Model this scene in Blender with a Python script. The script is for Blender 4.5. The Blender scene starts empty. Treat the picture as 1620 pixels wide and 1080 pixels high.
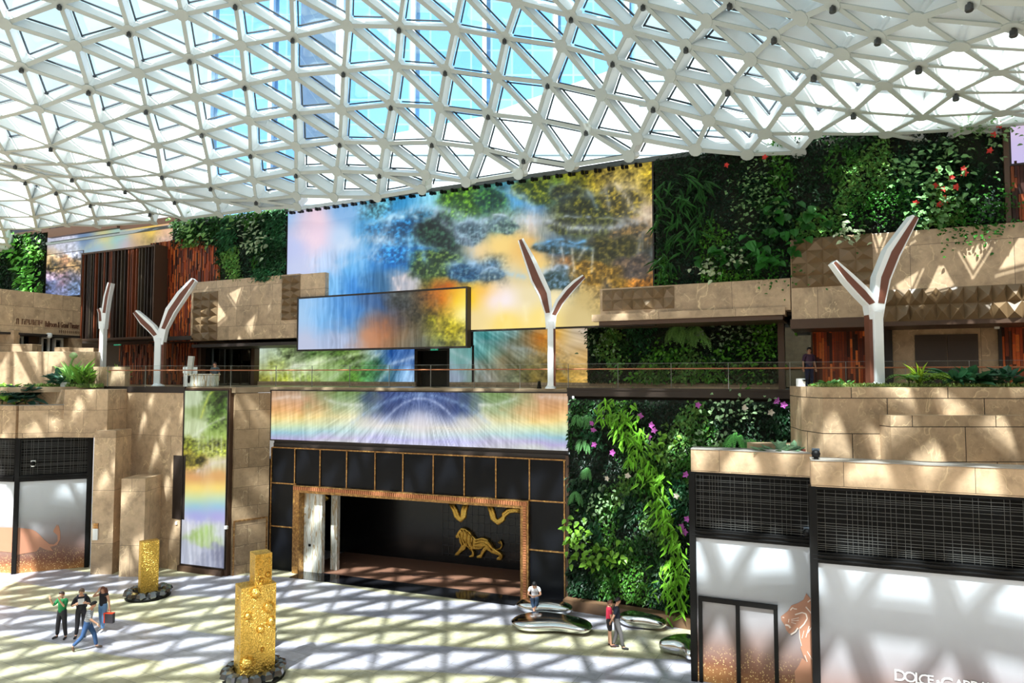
import bpy, bmesh, math, random
import numpy as np
from mathutils import Vector, Matrix
random.seed(7); RNG=np.random.default_rng(7)
PI=math.pi
COL=bpy.context.scene.collection
# ---------------------------------------------------------------- camera model
F=1080.;TH=math.atan(55/1080.);H=9.75
ct,st=math.cos(TH),math.sin(TH)
def ray(px,py):
    x=(px-810)/F; z=(540-py)/F
    Y=ct-z*st; Z=st+z*ct
    return np.array([x/Y,1.,Z/Y])
def at(px,py,D): return ray(px,py)*D+np.array([0,0,H])
def fl(px,py,z=0.):
    r=ray(px,py); return Vector(r*((z-H)/r[2])+np.array([0,0,H]))
def proj(p):
    x,y,z=p[...,0],p[...,1],p[...,2]-H
    d=y*ct+z*st; v=-y*st+z*ct
    return 810+F*x/d, 540-F*v/d
cam=bpy.data.cameras.new('camera'); co=bpy.data.objects.new('camera',cam); COL.objects.link(co)
cam.sensor_width=36; cam.lens=36*F/1620; cam.clip_end=600; cam.clip_start=.1
co.location=(0,0,H); co.rotation_euler=(PI/2+TH,0,0); bpy.context.scene.camera=co
# ---------------------------------------------------------------- materials
def s2l(c):
    c=[v/255. for v in c]
    return tuple((v/12.92 if v<=.04045 else ((v+.055)/1.055)**2.4) for v in c)
def rgba(c): return s2l(c)+(1.,)
MATS={}
class NT:
    def __init__(s,name):
        s.m=bpy.data.materials.new(name); s.m.use_nodes=True; s.t=s.m.node_tree; s.n=s.t.nodes; s.l=s.t.links
        s.n.clear(); s.o=s.n.new('ShaderNodeOutputMaterial'); s.b=s.n.new('ShaderNodeBsdfPrincipled'); s.l.new(s.b.outputs[0],s.o.inputs[0])
    def nd(s,ty,ins=None,**kw):
        n=s.n.new('ShaderNode'+ty)
        for k,v in kw.items(): setattr(n,k,v)
        for k,v in (ins or {}).items():
            if hasattr(v,'is_output') or isinstance(v,bpy.types.NodeSocket): s.l.new(v,n.inputs[k])
            else: n.inputs[k].default_value=v
        return n
    def co(s,scale=(1,1,1),rot=(0,0,0),loc=(0,0,0)):
        tc=s.nd('TexCoord'); mp=s.nd('Mapping',{'Vector':tc.outputs['Object'],'Scale':scale,'Rotation':rot,'Location':loc}); return mp.outputs[0]
    def mix(s,f,a,b,mode='MIX'):
        n=s.nd('MixRGB',blend_type=mode)
        for k,v in ((0,f),(1,a),(2,b)):
            if isinstance(v,bpy.types.NodeSocket): s.l.new(v,n.inputs[k])
            else: n.inputs[k].default_value=v
        return n.outputs[0]
    def ramp(s,f,pts):
        n=s.nd('ValToRGB',{0:f}); e=n.color_ramp.elements
        while len(e)<len(pts): e.new(.5)
        for i,(p,c) in enumerate(pts): e[i].position=p; e[i].color=c if len(c)==4 else tuple(c)+(1,)
        return n.outputs[0]
    def set(s,**kw):
        for k,v in kw.items():
            k={'color':'Base Color','rough':'Roughness','metal':'Metallic','emit':'Emission Color','estr':'Emission Strength','spec':'Specular IOR Level','normal':'Normal','alpha':'Alpha','coat':'Coat Weight','trans':'Transmission Weight'}[k]
            if isinstance(v,bpy.types.NodeSocket): s.l.new(v,s.b.inputs[k])
            else: s.b.inputs[k].default_value=v
        return s.m
    def bump(s,h,st_=.3,d=.02):
        return s.nd('Bump',{'Height':h,'Strength':st_,'Distance':d}).outputs[0]
def plain(name,c,rough=.5,metal=0.,var=.12,sc=3.,spec=.5,bump=0):
    if name in MATS: return MATS[name]
    t=NT(name); n=t.nd('TexNoise',{'Vector':t.co(),'Scale':sc,'Detail':4.})
    a=s2l(c); lo=tuple(v*(1-var) for v in a)+(1,); hi=tuple(min(1,v*(1+var)) for v in a)+(1,)
    col=t.mix(n.outputs[0],lo,hi)
    m=t.set(color=col,rough=rough,metal=metal,spec=spec)
    if bump: t.set(normal=t.bump(n.outputs[0],bump,.01))
    MATS[name]=m; return m
def marble(name,base=(186,160,131),tile=(1.7,1.15),dark=.8,veins=(226,200,160),seed=0,rot=False,gap=.006):
    if name in MATS: return MATS[name]
    t=NT(name); c=t.co(loc=(seed*3.1,seed*1.7,seed*2.3))
    # object z -> brick y
    sp=t.nd('SeparateXYZ',{0:c}); ad=t.nd('Math',{0:sp.outputs[0],1:sp.outputs[1]},operation='ADD')
    cb=t.nd('CombineXYZ',{0:ad.outputs[0],1:sp.outputs[2],2:0.})
    br=t.nd('TexBrick',{'Vector':cb.outputs[0],'Color1':(0,0,0,1),'Color2':(1,1,1,1),'Mortar':(.5,.5,.5,1),'Scale':1.,'Mortar Size':gap,'Mortar Smooth':0.,'Bias':0.,'Brick Width':tile[0],'Row Height':tile[1]})
    br.offset=.37
    # per tile shift of the vein pattern
    sh=t.nd('VectorMath',{0:c,1:br.outputs['Color']},operation='MULTIPLY_ADD')
    sh2=t.nd('VectorMath',{0:br.outputs['Color'],1:(7.,5.,9.)},operation='MULTIPLY'); sv=t.nd('VectorMath',{0:c,1:sh2.outputs[0]},operation='ADD')
    wn=t.nd('TexNoise',{'Vector':sv.outputs[0],'Scale':1.3,'Detail':3.}); wv=t.nd('VectorMath',{0:wn.outputs['Color'],1:(.9,.9,.9)},operation='MULTIPLY')
    v2=t.nd('VectorMath',{0:sv.outputs[0],1:wv.outputs[0]},operation='ADD')
    def vein(scale,dist,w0,loc):
        mp=t.nd('Mapping',{'Vector':v2.outputs[0],'Location':loc,'Scale':(1.,1.,.55),'Rotation':(0,.7,0)})
        nn=t.nd('TexNoise',{'Vector':mp.outputs[0],'Scale':scale,'Detail':3.5,'Roughness':.5,'Distortion':dist})
        ab=t.nd('Math',{0:t.nd('Math',{0:nn.outputs[0],1:.5},operation='SUBTRACT').outputs[0]},operation='ABSOLUTE')
        return t.ramp(ab.outputs[0],[(0,(1,1,1)),(w0,(.25,.25,.25)),(w0*2.2,(0,0,0))])
    vf=vein(.7,.4,.0045,(0,0,0)); vf2=t.mix(1.,vein(1.5,.5,.005,(5,3,1)),(.45,.45,.45,1),'MULTIPLY')
    nz=t.nd('TexNoise',{'Vector':sv.outputs[0],'Scale':2.2,'Detail':7.,'Roughness':.65})
    b=s2l(base)
    col=t.ramp(nz.outputs[0],[(.25,tuple(x*dark*.75 for x in b)),(.5,b),(.8,tuple(min(1,x*1.25) for x in b))])
    tl=t.mix(br.outputs['Color'],(.86,.84,.82,1),(1.12,1.1,1.08,1)); col=t.mix(1.,col,tl,'MULTIPLY')
    ms=t.nd('TexNoise',{'Vector':c,'Scale':.8}); mm=t.ramp(ms.outputs[0],[(.3,(.35,.35,.35)),(.5,(1,1,1))])
    f=t.mix(1.,t.mix(1.,vf,vf2,'ADD'),mm,'MULTIPLY')
    col=t.mix(f,col,rgba(veins)); col=t.mix(br.outputs['Fac'],col,(.03,.02,.015,1))
    m=t.set(color=col,rough=.32,spec=.4); MATS[name]=m; return m
def attr_mat(name,rough=.5,spec=.4,emit=0.,metal=0.,trans=False):
    if name in MATS: return MATS[name]
    t=NT(name); a=t.nd('Attribute',attribute_name='Col')
    if emit: t.set(color=(.015,.015,.015,1),rough=rough,emit=a.outputs['Color'],estr=emit,spec=.25)
    else:
        n=t.nd('TexNoise',{'Vector':t.co(),'Scale':14.}); c=t.mix(n.outputs[0],(.75,.75,.75,1),(1.2,1.2,1.2,1)); c=t.mix(1.,a.outputs['Color'],c,'MULTIPLY')
        t.set(color=c,rough=rough,spec=spec,metal=metal)
        if trans:
            tr=t.nd('BsdfTranslucent',{'Color':c}); mx=t.nd('MixShader',{0:.22,1:t.b.outputs[0],2:tr.outputs[0]}); t.l.new(mx.outputs[0],t.o.inputs[0])
    MATS[name]=t.m; return t.m
def glass(name,tint=(.80,.93,.96),refl=.12,rough=.02):
    if name in MATS: return MATS[name]
    t=NT(name); tr=t.nd('BsdfTransparent',{'Color':tint+(1,)}); gl=t.nd('BsdfGlossy',{'Color':(.9,1,1,1),'Roughness':rough})
    n=t.nd('TexNoise',{'Vector':t.co(),'Scale':.6}); f=t.nd('MapRange',{0:n.outputs[0],3:refl*.6,4:refl*1.4})
    mx=t.nd('MixShader',{0:f.outputs[0],1:tr.outputs[0],2:gl.outputs[0]}); t.l.new(mx.outputs[0],t.o.inputs[0]); MATS[name]=t.m; return t.m
# ---------------------------------------------------------------- mesh builder
class B:
    def __init__(s,M=None): s.v=[]; s.f=[]; s.mi=[]; s.c=[]; s.M=M or Matrix.Identity(4); s.col=(1,1,1)
    def add(s,vs,fs,mi=0):
        o=len(s.v); s.v+= [tuple(v) for v in vs]; s.f+=[tuple(i+o for i in f) for f in fs]; s.mi+=[mi]*len(fs); s.c+=[s.col]*len(vs)
        return s
    def box(s,x0,x1,y0,y1,z0,z1,mi=0):
        if x0>x1:x0,x1=x1,x0
        if y0>y1:y0,y1=y1,y0
        if z0>z1:z0,z1=z1,z0
        return s.add([(x0,y0,z0),(x1,y0,z0),(x1,y1,z0),(x0,y1,z0),(x0,y0,z1),(x1,y0,z1),(x1,y1,z1),(x0,y1,z1)],
              [(0,3,2,1),(4,5,6,7),(0,1,5,4),(1,2,6,5),(2,3,7,6),(3,0,4,7)],mi)
    def prism(s,poly,y0,y1,mi=0):      # poly (x,z), thickness along y
        n=len(poly); a=sum(poly[i][0]*poly[(i+1)%n][1]-poly[(i+1)%n][0]*poly[i][1] for i in range(n))
        if a<0: poly=poly[::-1]
        vs=[(x,y0,z) for x,z in poly]+[(x,y1,z) for x,z in poly]
        return s.add(vs,[tuple(range(n)),tuple(range(2*n-1,n-1,-1))]+[(i+n,(i+1)%n+n,(i+1)%n,i) for i in range(n)],mi)
    def slab(s,poly,z0,z1,mi=0):       # poly (x,y), thickness along z
        n=len(poly); a=sum(poly[i][0]*poly[(i+1)%n][1]-poly[(i+1)%n][0]*poly[i][1] for i in range(n))
        if a<0: poly=poly[::-1]
        vs=[(x,y,z0) for x,y in poly]+[(x,y,z1) for x,y in poly]
        return s.add(vs,[tuple(range(n-1,-1,-1)),tuple(range(n,2*n))]+[(i,(i+1)%n,(i+1)%n+n,i+n) for i in range(n)],mi)
    def beam(s,p,q,n,w,h0,h1,mi=0,off=0.):
        p=Vector(p);q=Vector(q);t=(q-p).normalized();n=Vector(n);sd=t.cross(n).normalized();n=sd.cross(t)
        a=sd*(off-w/2); b=sd*(off+w/2); lo=n*h0; hi=n*h1
        return s.add([p+a+lo,p+b+lo,p+b+hi,p+a+hi,q+a+lo,q+b+lo,q+b+hi,q+a+hi],[(0,1,2,3),(7,6,5,4),(0,4,5,1),(1,5,6,2),(2,6,7,3),(3,7,4,0)],mi)
    def tube(s,pts,rs,n=8,mi=0,cap=True,sq=(1,1)):
        pts=[Vector(p) for p in pts]
        if not hasattr(rs,'__len__'): rs=[rs]*len(pts)
        vs=[];fs=[];up=None
        for i,p in enumerate(pts):
            t=(pts[min(i+1,len(pts)-1)]-pts[max(i-1,0)]).normalized()
            if up is None:
                up=Vector((0,0,1)) if abs(t.z)<.9 else Vector((0,1,0))
            a=t.cross(up).normalized(); b=a.cross(t).normalized(); up=b
            for k in range(n):
                an=2*PI*k/n; vs.append(p+a*math.cos(an)*rs[i]*sq[0]+b*math.sin(an)*rs[i]*sq[1])
        m=len(pts)
        for i in range(m-1):
            for k in range(n):
                fs.append((i*n+k,i*n+(k+1)%n,(i+1)*n+(k+1)%n,(i+1)*n+k))
        if cap: fs+= [tuple(range(n-1,-1,-1)),tuple(range((m-1)*n,m*n))]
        return s.add(vs,fs,mi)
    def lathe(s,prof,c=(0,0,0),n=24,mi=0,sx=1,sy=1):
        vs=[];fs=[];m=len(prof)
        for r,z in prof:
            for k in range(n): an=2*PI*k/n; vs.append((c[0]+r*sx*math.cos(an),c[1]+r*sy*math.sin(an),c[2]+z))
        for i in range(m-1):
            for k in range(n): fs.append((i*n+k,i*n+(k+1)%n,(i+1)*n+(k+1)%n,(i+1)*n+k))
        fs+=[tuple(range(n-1,-1,-1)),tuple(range((m-1)*n,m*n))]
        return s.add(vs,fs,mi)
WORLD={}
def W_of(o): return WORLD.get(o.name,Matrix.Identity(4))
def tag(o,label=None,cat=None,group=None,kind=None):
    if label: o['label']=label
    if cat: o['category']=cat
    if group: o['group']=group
    if kind: o['kind']=kind
    return o
def thing(name,label,cat,M=None,group=None,kind=None):
    o=bpy.data.objects.new(name,None); COL.objects.link(o); o.empty_display_size=.2
    M=M or Matrix.Identity(4); o.matrix_basis=M; WORLD[o.name]=M.copy(); return tag(o,label,cat,group,kind)
def obj(name,b,mat,parent=None,smooth=False,label=None,cat=None,group=None,kind=None,bevel=0,color=False,M=None):
    me=bpy.data.meshes.new(name); me.from_pydata(b.v,[],b.f)
    mats=mat if isinstance(mat,(list,tuple)) else [mat]
    for m in mats: me.materials.append(m)
    if len(mats)>1: me.polygons.foreach_set('material_index',b.mi)
    if color:
        a=me.color_attributes.new('Col','FLOAT_COLOR','POINT'); arr=np.ones((len(b.v),4)); arr[:,:3]=np.array(b.c); a.data.foreach_set('color',arr.ravel())
    if smooth: me.polygons.foreach_set('use_smooth',[True]*len(me.polygons))
    me.update()
    o=bpy.data.objects.new(name,me); COL.objects.link(o)
    M=M or b.M
    if parent: o.parent=parent; o.matrix_basis=W_of(parent).inverted()@M
    else: o.matrix_basis=M
    WORLD[o.name]=M.copy()
    if bevel:
        md=o.modifiers.new('bevel','BEVEL'); md.width=bevel; md.segments=2; md.limit_method='ANGLE'
    return tag(o,label,cat,group,kind)
# ---------------------------------------------------------------- wall frames
class Wall:
    def __init__(s,p0,p1):
        s.p=Vector((p0[0],p0[1],0)); d=Vector((p1[0]-p0[0],p1[1]-p0[1],0)); s.d=d.normalized()
        s.n=Vector((-s.d.y,s.d.x,0))      # into the wall
        if s.n.y<0 and abs(s.n.y)>.05: s.n=-s.n
        s.M=Matrix(((s.d.x,s.n.x,0,s.p.x),(s.d.y,s.n.y,0,s.p.y),(0,0,1,0),(0,0,0,1)))
    def uv(s,px,py,off=0.):             # off = metres behind the wall face
        r=Vector(ray(px,py)); o=Vector((0,0,H)); q=s.p+s.n*off
        t=(q-o).dot(s.n)/r.dot(s.n); h=o+r*t
        return ((h-s.p).dot(s.d),h.z)
    def rect(s,x0,y0,x1,y1,off=0.):
        a=s.uv(x0,y0,off); b=s.uv(x1,y1,off); return a[0],b[0],b[1],a[1]
    def b(s): return B(s.M)
    def poly(s,pts,off=0.): return [s.uv(x,y,off) for x,y in pts]
    def at(s,u,off,z): return s.M@Vector((u,off,z))
    def frame(s,u,off,z): return s.M@Matrix.Translation((u,off,z))
def RZ(x,y,z,a): return Matrix.Translation((x,y,z))@Matrix.Rotation(a,4,'Z')
LW=Wall(fl(453,886),fl(1033,976))       # ground floor planted wall
_s=LW.n*1.0
MW=Wall(LW.p+_s,LW.p+_s+LW.d*10)       # upper wall, set back one metre
EW=Wall(fl(430,900),fl(900,957))        # entrance facade
F0=Wall(fl(203,891),fl(291,903))
C1=Wall(fl(291,903),fl(355,911))
G1=Wall(fl(370,910),fl(428,899))
R1=Wall(fl(1097,1075),fl(1290,1107))
R2=Wall(fl(1286,1150),fl(1620,1207))
S1=Wall(fl(24,907),fl(140,896))
S2=Wall(fl(-80,901),fl(24,907))
ZU=9.2

SKY=1.25
SUN=14.0
SUNDIR=(.2,.5,-.84)
EXPO=0.0
SCR=1.0
# ---------------------------------------------------------------- shared materials
m_marble=marble('marble_brown')
m_marbleB=marble('marble_brown_small',tile=(2.2,.9),seed=2)
m_marbleC=marble('marble_brown_plain',tile=(3.1,2.6),seed=5)
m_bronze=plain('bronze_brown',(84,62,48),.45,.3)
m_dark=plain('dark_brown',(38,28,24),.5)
m_black=plain('black_metal',(11,11,12),.55,0,.12,3.,.2)
m_blackp=plain('black_stone',(13,15,20),.3,0,.12,3.,.18)
m_white=plain('white_paint',(244,246,246),.4,0,.03)
m_steel=plain('roof_white_steel',(249,251,250),.45,0,.03)
m_flange_shade=plain('roof_flange_shade',(182,190,186),.5,0,.04)  # white steel undersides: their shade is painted in as a greyer colour
m_gask=plain('gasket_grey',(58,66,74),.5)
def gold(name='gold',c=(232,190,92),rough=.3,bs=.5,sc=22.):
    if name in MATS: return MATS[name]
    t=NT(name); co_=t.co(); n=t.nd('TexNoise',{'Vector':co_,'Scale':sc,'Detail':6.,'Roughness':.7}); v=t.nd('TexVoronoi',{'Vector':co_,'Scale':sc*.6})
    col=t.ramp(n.outputs[0],[(.3,s2l(tuple(x*.62 for x in c))),(.55,s2l(c)),(.75,s2l((250,214,120)))])
    h=t.mix(.5,n.outputs[0],v.outputs['Distance'])
    MATS[name]=t.set(color=col,metal=.85,rough=rough,normal=t.bump(h,bs,.03)); return t.m
m_gold=gold(); m_goldtrim=gold('gold_trim',(176,132,84),.3,.3,8.)
m_rose=plain('rose_gold_tile',(196,128,88),.35,.5,.3,30.)
m_wood=attr_mat('wood_strip',.5,.35)
m_leaf=attr_mat('leaf',.4,.45,trans=True)
m_soil=plain('soil_backing',(20,26,14),.9)
m_glass=glass('clear_glass',(.975,.99,.99),.012)
m_dglass=glass('dark_glass',(.35,.4,.42),.12)
# ---------------------------------------------------------------- sky, sun
w=bpy.data.worlds.new('world'); bpy.context.scene.world=w; w.use_nodes=True
nt=w.node_tree; bg=nt.nodes['Background']
tc=nt.nodes.new('ShaderNodeTexCoord'); sp=nt.nodes.new('ShaderNodeSeparateXYZ'); nt.links.new(tc.outputs['Generated'],sp.inputs[0])
cr=nt.nodes.new('ShaderNodeValToRGB'); nt.links.new(sp.outputs[2],cr.inputs[0])
e=cr.color_ramp.elements; e[0].position=0; e[0].color=(.30,.29,.27,1); e[1].position=.5; e[1].color=(.74,.95,1.,1); e3=cr.color_ramp.elements.new(.03); e3.color=(.7,.8,.82,1)
nz=nt.nodes.new('ShaderNodeTexNoise'); nz.inputs['Scale'].default_value=3; nt.links.new(tc.outputs['Generated'],nz.inputs[0])
mx=nt.nodes.new('ShaderNodeMixRGB'); mx.inputs[2].default_value=(1,1,1,1)
c2=nt.nodes.new('ShaderNodeValToRGB'); c2.color_ramp.elements[0].position=.42; c2.color_ramp.elements[1].position=.7; nt.links.new(nz.outputs[0],c2.inputs[0])
nt.links.new(c2.outputs[0],mx.inputs[0]); nt.links.new(cr.outputs[0],mx.inputs[1]); nt.links.new(mx.outputs[0],bg.inputs[0])
bg.inputs[1].default_value=SKY
sun=bpy.data.lights.new('sun','SUN'); sun.energy=SUN; sun.angle=math.radians(.6); sun.color=(1,.98,.95)
so=bpy.data.objects.new('sun',sun); COL.objects.link(so); so.location=(-20,-30,60)
so.rotation_euler=Vector(SUNDIR).to_track_quat('-Z','Y').to_euler()
sc=bpy.context.scene; sc.view_settings.view_transform='Standard'; sc.view_settings.look='None'; sc.view_settings.gamma=1; sc.view_settings.exposure=EXPO
# ---------------------------------------------------------------- floor
def floor_mat():
    t=NT('floor_stone'); c=t.co()
    wn=t.nd('TexNoise',{'Vector':c,'Scale':.05,'Detail':1.}); wv=t.nd('VectorMath',{0:wn.outputs['Color'],1:(9,9,0)},operation='MULTIPLY'); cc=t.nd('VectorMath',{0:c,1:wv.outputs[0]},operation='ADD')
    wa=t.nd('TexWave',{'Vector':t.nd('Mapping',{'Vector':cc.outputs[0],'Rotation':(0,0,1.75)}).outputs[0],'Scale':.05,'Distortion':2.2,'Detail':0.})
    band=t.ramp(wa.outputs[0],[(.52,(0,0,0)),(.56,(1,1,1))])
    br=t.nd('TexBrick',{'Vector':t.nd('Mapping',{'Vector':c,'Rotation':(0,0,.5)}).outputs[0],'Color1':(0,0,0,1),'Color2':(1,1,1,1),'Mortar':(.5,.5,.5,1),'Scale':1.,'Mortar Size':.008,'Brick Width':1.2,'Row Height':.6})
    n=t.nd('TexNoise',{'Vector':c,'Scale':2.5,'Detail':8.,'Roughness':.7})
    cream=t.ramp(n.outputs[0],[(.3,s2l((176,170,136))),(.5,s2l((204,197,166))),(.72,s2l((226,220,198)))])
    lil=t.ramp(n.outputs[0],[(.3,s2l((166,163,176))),(.7,s2l((206,204,218)))])
    tl=t.mix(br.outputs['Color'],(.82,.82,.82,1),(1.1,1.08,1.02,1))
    col=t.mix(1.,t.mix(1.,t.mix(band,cream,lil),tl,'MULTIPLY'),(.86,.86,.86,1),'MULTIPLY'); col=t.mix(br.outputs['Fac'],col,(.18,.17,.15,1))
    return t.set(color=col,rough=.28,spec=.35)
m_floor=floor_mat()
obj('floor',B().slab([(-50,-6),(30,-6),(30,48),(-50,60)],-.3,0),m_floor,kind='structure')
obj('wall_rear',B().box(-50,30,-6.4,-6,0,17),m_marbleC,kind='structure')
obj('wall_left',B().box(-50.4,-50,-6,58,0,16),m_marbleC,kind='structure')
obj('wall_right',B().box(30,30.4,-6,30,0,17),m_marbleC,kind='structure')
# ---------------------------------------------------------------- roof (ceiling)
NP={}
def addn(c,r0,*p):
    for i,q in enumerate(p): NP[(c,r0+i)]=q
addn(-2,5,(40,286),(49,317),(54,343),(58,362))
addn(-1,3,(6,241),(24,260),(68,278),(89,302),(98,334),(104,356))
addn(0,0,(7,38),(34,106),(60,172),(80,232),(100,261),(114,281),(128,302),(143,322),(150,345),(153,358))
addn(1,0,(94,6),(119,73),(140,142),(156,199),(172,255),(182,281),(198,300),(222,318),(237,336),(242,352))
addn(2,1,(204,49),(219,116),(231,173),(248,230),(256,277),(261,298),(276,317),(290,346))
addn(3,1,(288,24),(300,93),(309,154),(319,210),(329,256),(333,295),(343,317),(347,339))
addn(4,1,(372,6),(381,72),(387,135),(394,191),(396,243),(400,285),(405,317),(407,331))
addn(5,2,(463,59),(463,120),(466,180),(468,232),(468,274),(469,310),(470,327))
addn(6,2,(549,41),(543,113),(540,174),(537,225),(532,271),(528,312))
addn(7,2,(631,43),(626,105),(618,166),(607,227),(600,274),(596,312))
addn(8,2,(718,46),(704,111),(694,170),(683,225),(673,277),(667,300))
addn(9,1,(817,3),(798,60),(785,122),(772,180),(757,234),(737,288))
addn(10,1,(903,26),(888,73),(866,131),(849,189),(828,250),(820,275))
addn(11,0,(1017,6),(993,49),(969,96),(951,150),(927,205),(901,262))
addn(12,-1,(1154,3),(1118,33),(1085,73),(1060,120),(1033,168),(1008,220),(995,247))
addn(13,-2,(1317,7),(1267,29),(1224,57),(1187,94),(1151,141),(1121,191),(1100,237))
addn(14,-3,(1533,2),(1453,30),(1388,58),(1332,85),(1287,117),(1247,160),(1210,212))
addn(15,-2,(1603,43),(1518,73),(1453,103),(1399,135),(1350,177),(1290,212))
addn(16,0,(1581,114),(1512,147),(1459,185))
DS=[(60,362,45.5),(150,358,43.6),(240,352,42),(0,345,44),(100,345,42.5),(250,340,40.5),(350,336,38.5),(500,325,35.5),(650,298,33),(800,277,30.7),(1000,246,28.2),(1200,220,26),(1400,192,24.2),(1600,168,22.6),
(0,0,27),(100,0,28),(400,0,28.5),(700,0,28.5),(850,0,28),(1000,0,26),(1150,0,22.8),(1300,0,20),(1450,0,17.8),(1600,0,15.8),
(60,172,31),(20,260,37),(172,255,34.5),(256,277,36.5),(333,295,37.2),(309,154,32),(466,180,32.5),(540,174,32.2),(626,166,31.8),(694,170,31),(849,189,29.8),(951,150,28.2),(1060,120,26),(1187,94,23.4),(1287,117,22.3),(1398,135,21.3),(1517,73,18.3)]
def tps(X,Y,lam=0.):
    X=np.asarray(X,float);Y=np.asarray(Y,float);n=len(X);m=X.shape[1]
    def k(d): return d*d*np.log(d+1e-9)
    K=k(np.linalg.norm(X[:,None]-X[None],axis=2))+lam*np.eye(n)
    P=np.hstack([np.ones((n,1)),X]); A=np.block([[K,P],[P.T,np.zeros((m+1,m+1))]])
    w_=np.linalg.solve(A,np.vstack([Y.reshape(n,-1),np.zeros((m+1,Y.reshape(n,-1).shape[1]))]))
    def f(Q):
        Q=np.atleast_2d(np.asarray(Q,float)); return np.hstack([k(np.linalg.norm(Q[:,None]-X[None],axis=2)),np.ones((len(Q),1)),Q])@w_
    return f
_a=np.array(DS,float); fD=tps(_a[:,:2]/300.,np.log(_a[:,2]),.02)
RN={k:at(v[0],v[1],float(np.exp(fD([[v[0]/300.,v[1]/300.]])[0,0]))) for k,v in NP.items()}
anch={(-4,0):(-30.5,26,23),(-4,4):(-33,34,21.3),(0,-6):(-19.5,18.5,27),(0,-14):(-18,5,26),(8,-6):(-1.,17.5,28.5),(8,-14):(.8,3,28),(-4,-14):(-27,6,23),(-4,-6):(-29,18,24),
 (12,-6):(9.5,15,25),(12,-14):(11,1,24.5),(16,-6):(18,11,19.2),(16,-14):(20,-2,20),(20,-6):(27,9,17.5),(20,-14):(29,-3,17.5),(20,2):(23,18.5,18.)}
ks=list(RN)+list(anch); vals=[RN[k] for k in RN]+[np.array(v,float) for v in anch.values()]
fN=tps(np.array(ks,float)/4.,np.array(vals),.0005)
ALL=dict(RN)
for c in range(-4,21):
    for r in range(-14,12):
        if (c,r) in ALL: continue
        p=fN([[c/4.,r/4.]])[0]
        q=Vector((p[0],p[1],0)); d=(q-MW.p).dot(MW.n)
        col=[k[1] for k in RN if k[0]==c]
        x_,y_=proj(np.array([p])); x_,y_=float(x_[0]),float(y_[0]); low=p[2]<18.9
        if d>1.6: continue
        if p[1]>8 and col and r>max(col) and not (d>.2 or (c>=14 and p[2]>18.4)): continue
        yw=331-.118*(x_-453)
        if col and r>max(col)+(3 if c<6 else 1): continue
        if c<6 and col and r>max(col) and y_>yw+2 and d<.3: continue
        ALL[(c,r)]=p
ALL={k:Vector(v) for k,v in ALL.items()}
tris=[]
for (c,r) in ALL:
    for t in (((c,r),(c+1,r),(c+1,r+1)),((c,r),(c+1,r+1),(c,r+1))):
        if all(k in ALL for k in t): tris.append(t)
nrm={k:Vector((0,0,0)) for k in ALL}
for t in tris:
    a,b_,c_=[ALL[k] for k in t]; n=(b_-a).cross(c_-a).normalized()
    if n.z<0: n=-n
    for k in t: nrm[k]+=n
for k in nrm: nrm[k]=(nrm[k].normalized() if nrm[k].length>0 else Vector((0,0,1)))
edges=set()
for (c,r) in ALL:
    for d in ((1,0),(0,1),(1,1)):
        k=(c+d[0],r+d[1])
        if k in ALL and (ALL[k]-ALL[(c,r)]).length<6.: edges.add(((c,r),k))
def pxy(p): 
    x,y=proj(np.array([p])); return float(x[0]),float(y[0])
def vis(p,m=20):
    if p.y<6: return False
    x,y=pxy(p); return -m<x<1620+m and -m<y<400
roof=thing('ceiling','white steel triangular lattice roof glazed above the hall',None,kind='structure')
DEP=.72
def beam_b(b,p,q,n):
    d=(q-p).normalized(); p2=p+d*.12; q2=q-d*.12
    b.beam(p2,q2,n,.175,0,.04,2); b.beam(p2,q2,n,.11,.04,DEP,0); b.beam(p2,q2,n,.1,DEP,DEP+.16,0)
    b.beam(p2,q2,n,.06,DEP+.15,DEP+.22,1,.12); b.beam(p2,q2,n,.06,DEP+.15,DEP+.22,1,-.12)
def app(p,q):
    m=(p+q)/2
    if not vis(m,0): return 0
    a=pxy(p);c_=pxy(q); return math.hypot(a[0]-c_[0],a[1]-c_[1])
el=sorted(edges,key=lambda e:-app(ALL[e[0]],ALL[e[1]]))
rest=B()
for i,(k,l) in enumerate(el):
    p,q=ALL[k],ALL[l]; n=(nrm[k]+nrm[l]).normalized()
    if i<100:
        b=B(); beam_b(b,p,q,n); obj('steel_beam',b,[m_steel,m_gask,m_flange_shade],roof)
    else: beam_b(rest,p,q,n)
obj('steel_beams',rest,[m_steel,m_gask,m_flange_shade],roof,kind='stuff')
def hub_b(b,p,n):
    t=n.orthogonal().normalized(); s_=n.cross(t)
    def ring(r,h,k=12): return [p+(t*math.cos(2*PI*i/k)+s_*math.sin(2*PI*i/k))*r+n*h for i in range(k)]
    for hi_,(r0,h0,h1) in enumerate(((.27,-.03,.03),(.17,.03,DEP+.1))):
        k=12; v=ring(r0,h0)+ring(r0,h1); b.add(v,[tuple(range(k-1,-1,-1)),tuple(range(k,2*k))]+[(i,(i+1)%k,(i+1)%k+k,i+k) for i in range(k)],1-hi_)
nl=sorted(ALL,key=lambda k:(0 if vis(ALL[k],10) else 1,ALL[k].y))
rest=B()
for i,k in enumerate(nl):
    if i<100:
        b=B(); hub_b(b,ALL[k],nrm[k]); obj('node_hub',b,[m_steel,m_flange_shade],roof)
    else: hub_b(rest,ALL[k],nrm[k])
obj('node_hubs',rest,[m_steel,m_flange_shade],roof,kind='stuff')
m_roofglass=glass('roof_glass',(.93,.985,1.),.05)
tl=sorted(tris,key=lambda t:(0 if vis((ALL[t[0]]+ALL[t[1]]+ALL[t[2]])/3,10) else 1,ALL[t[0]].y))
rest=B()
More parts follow.
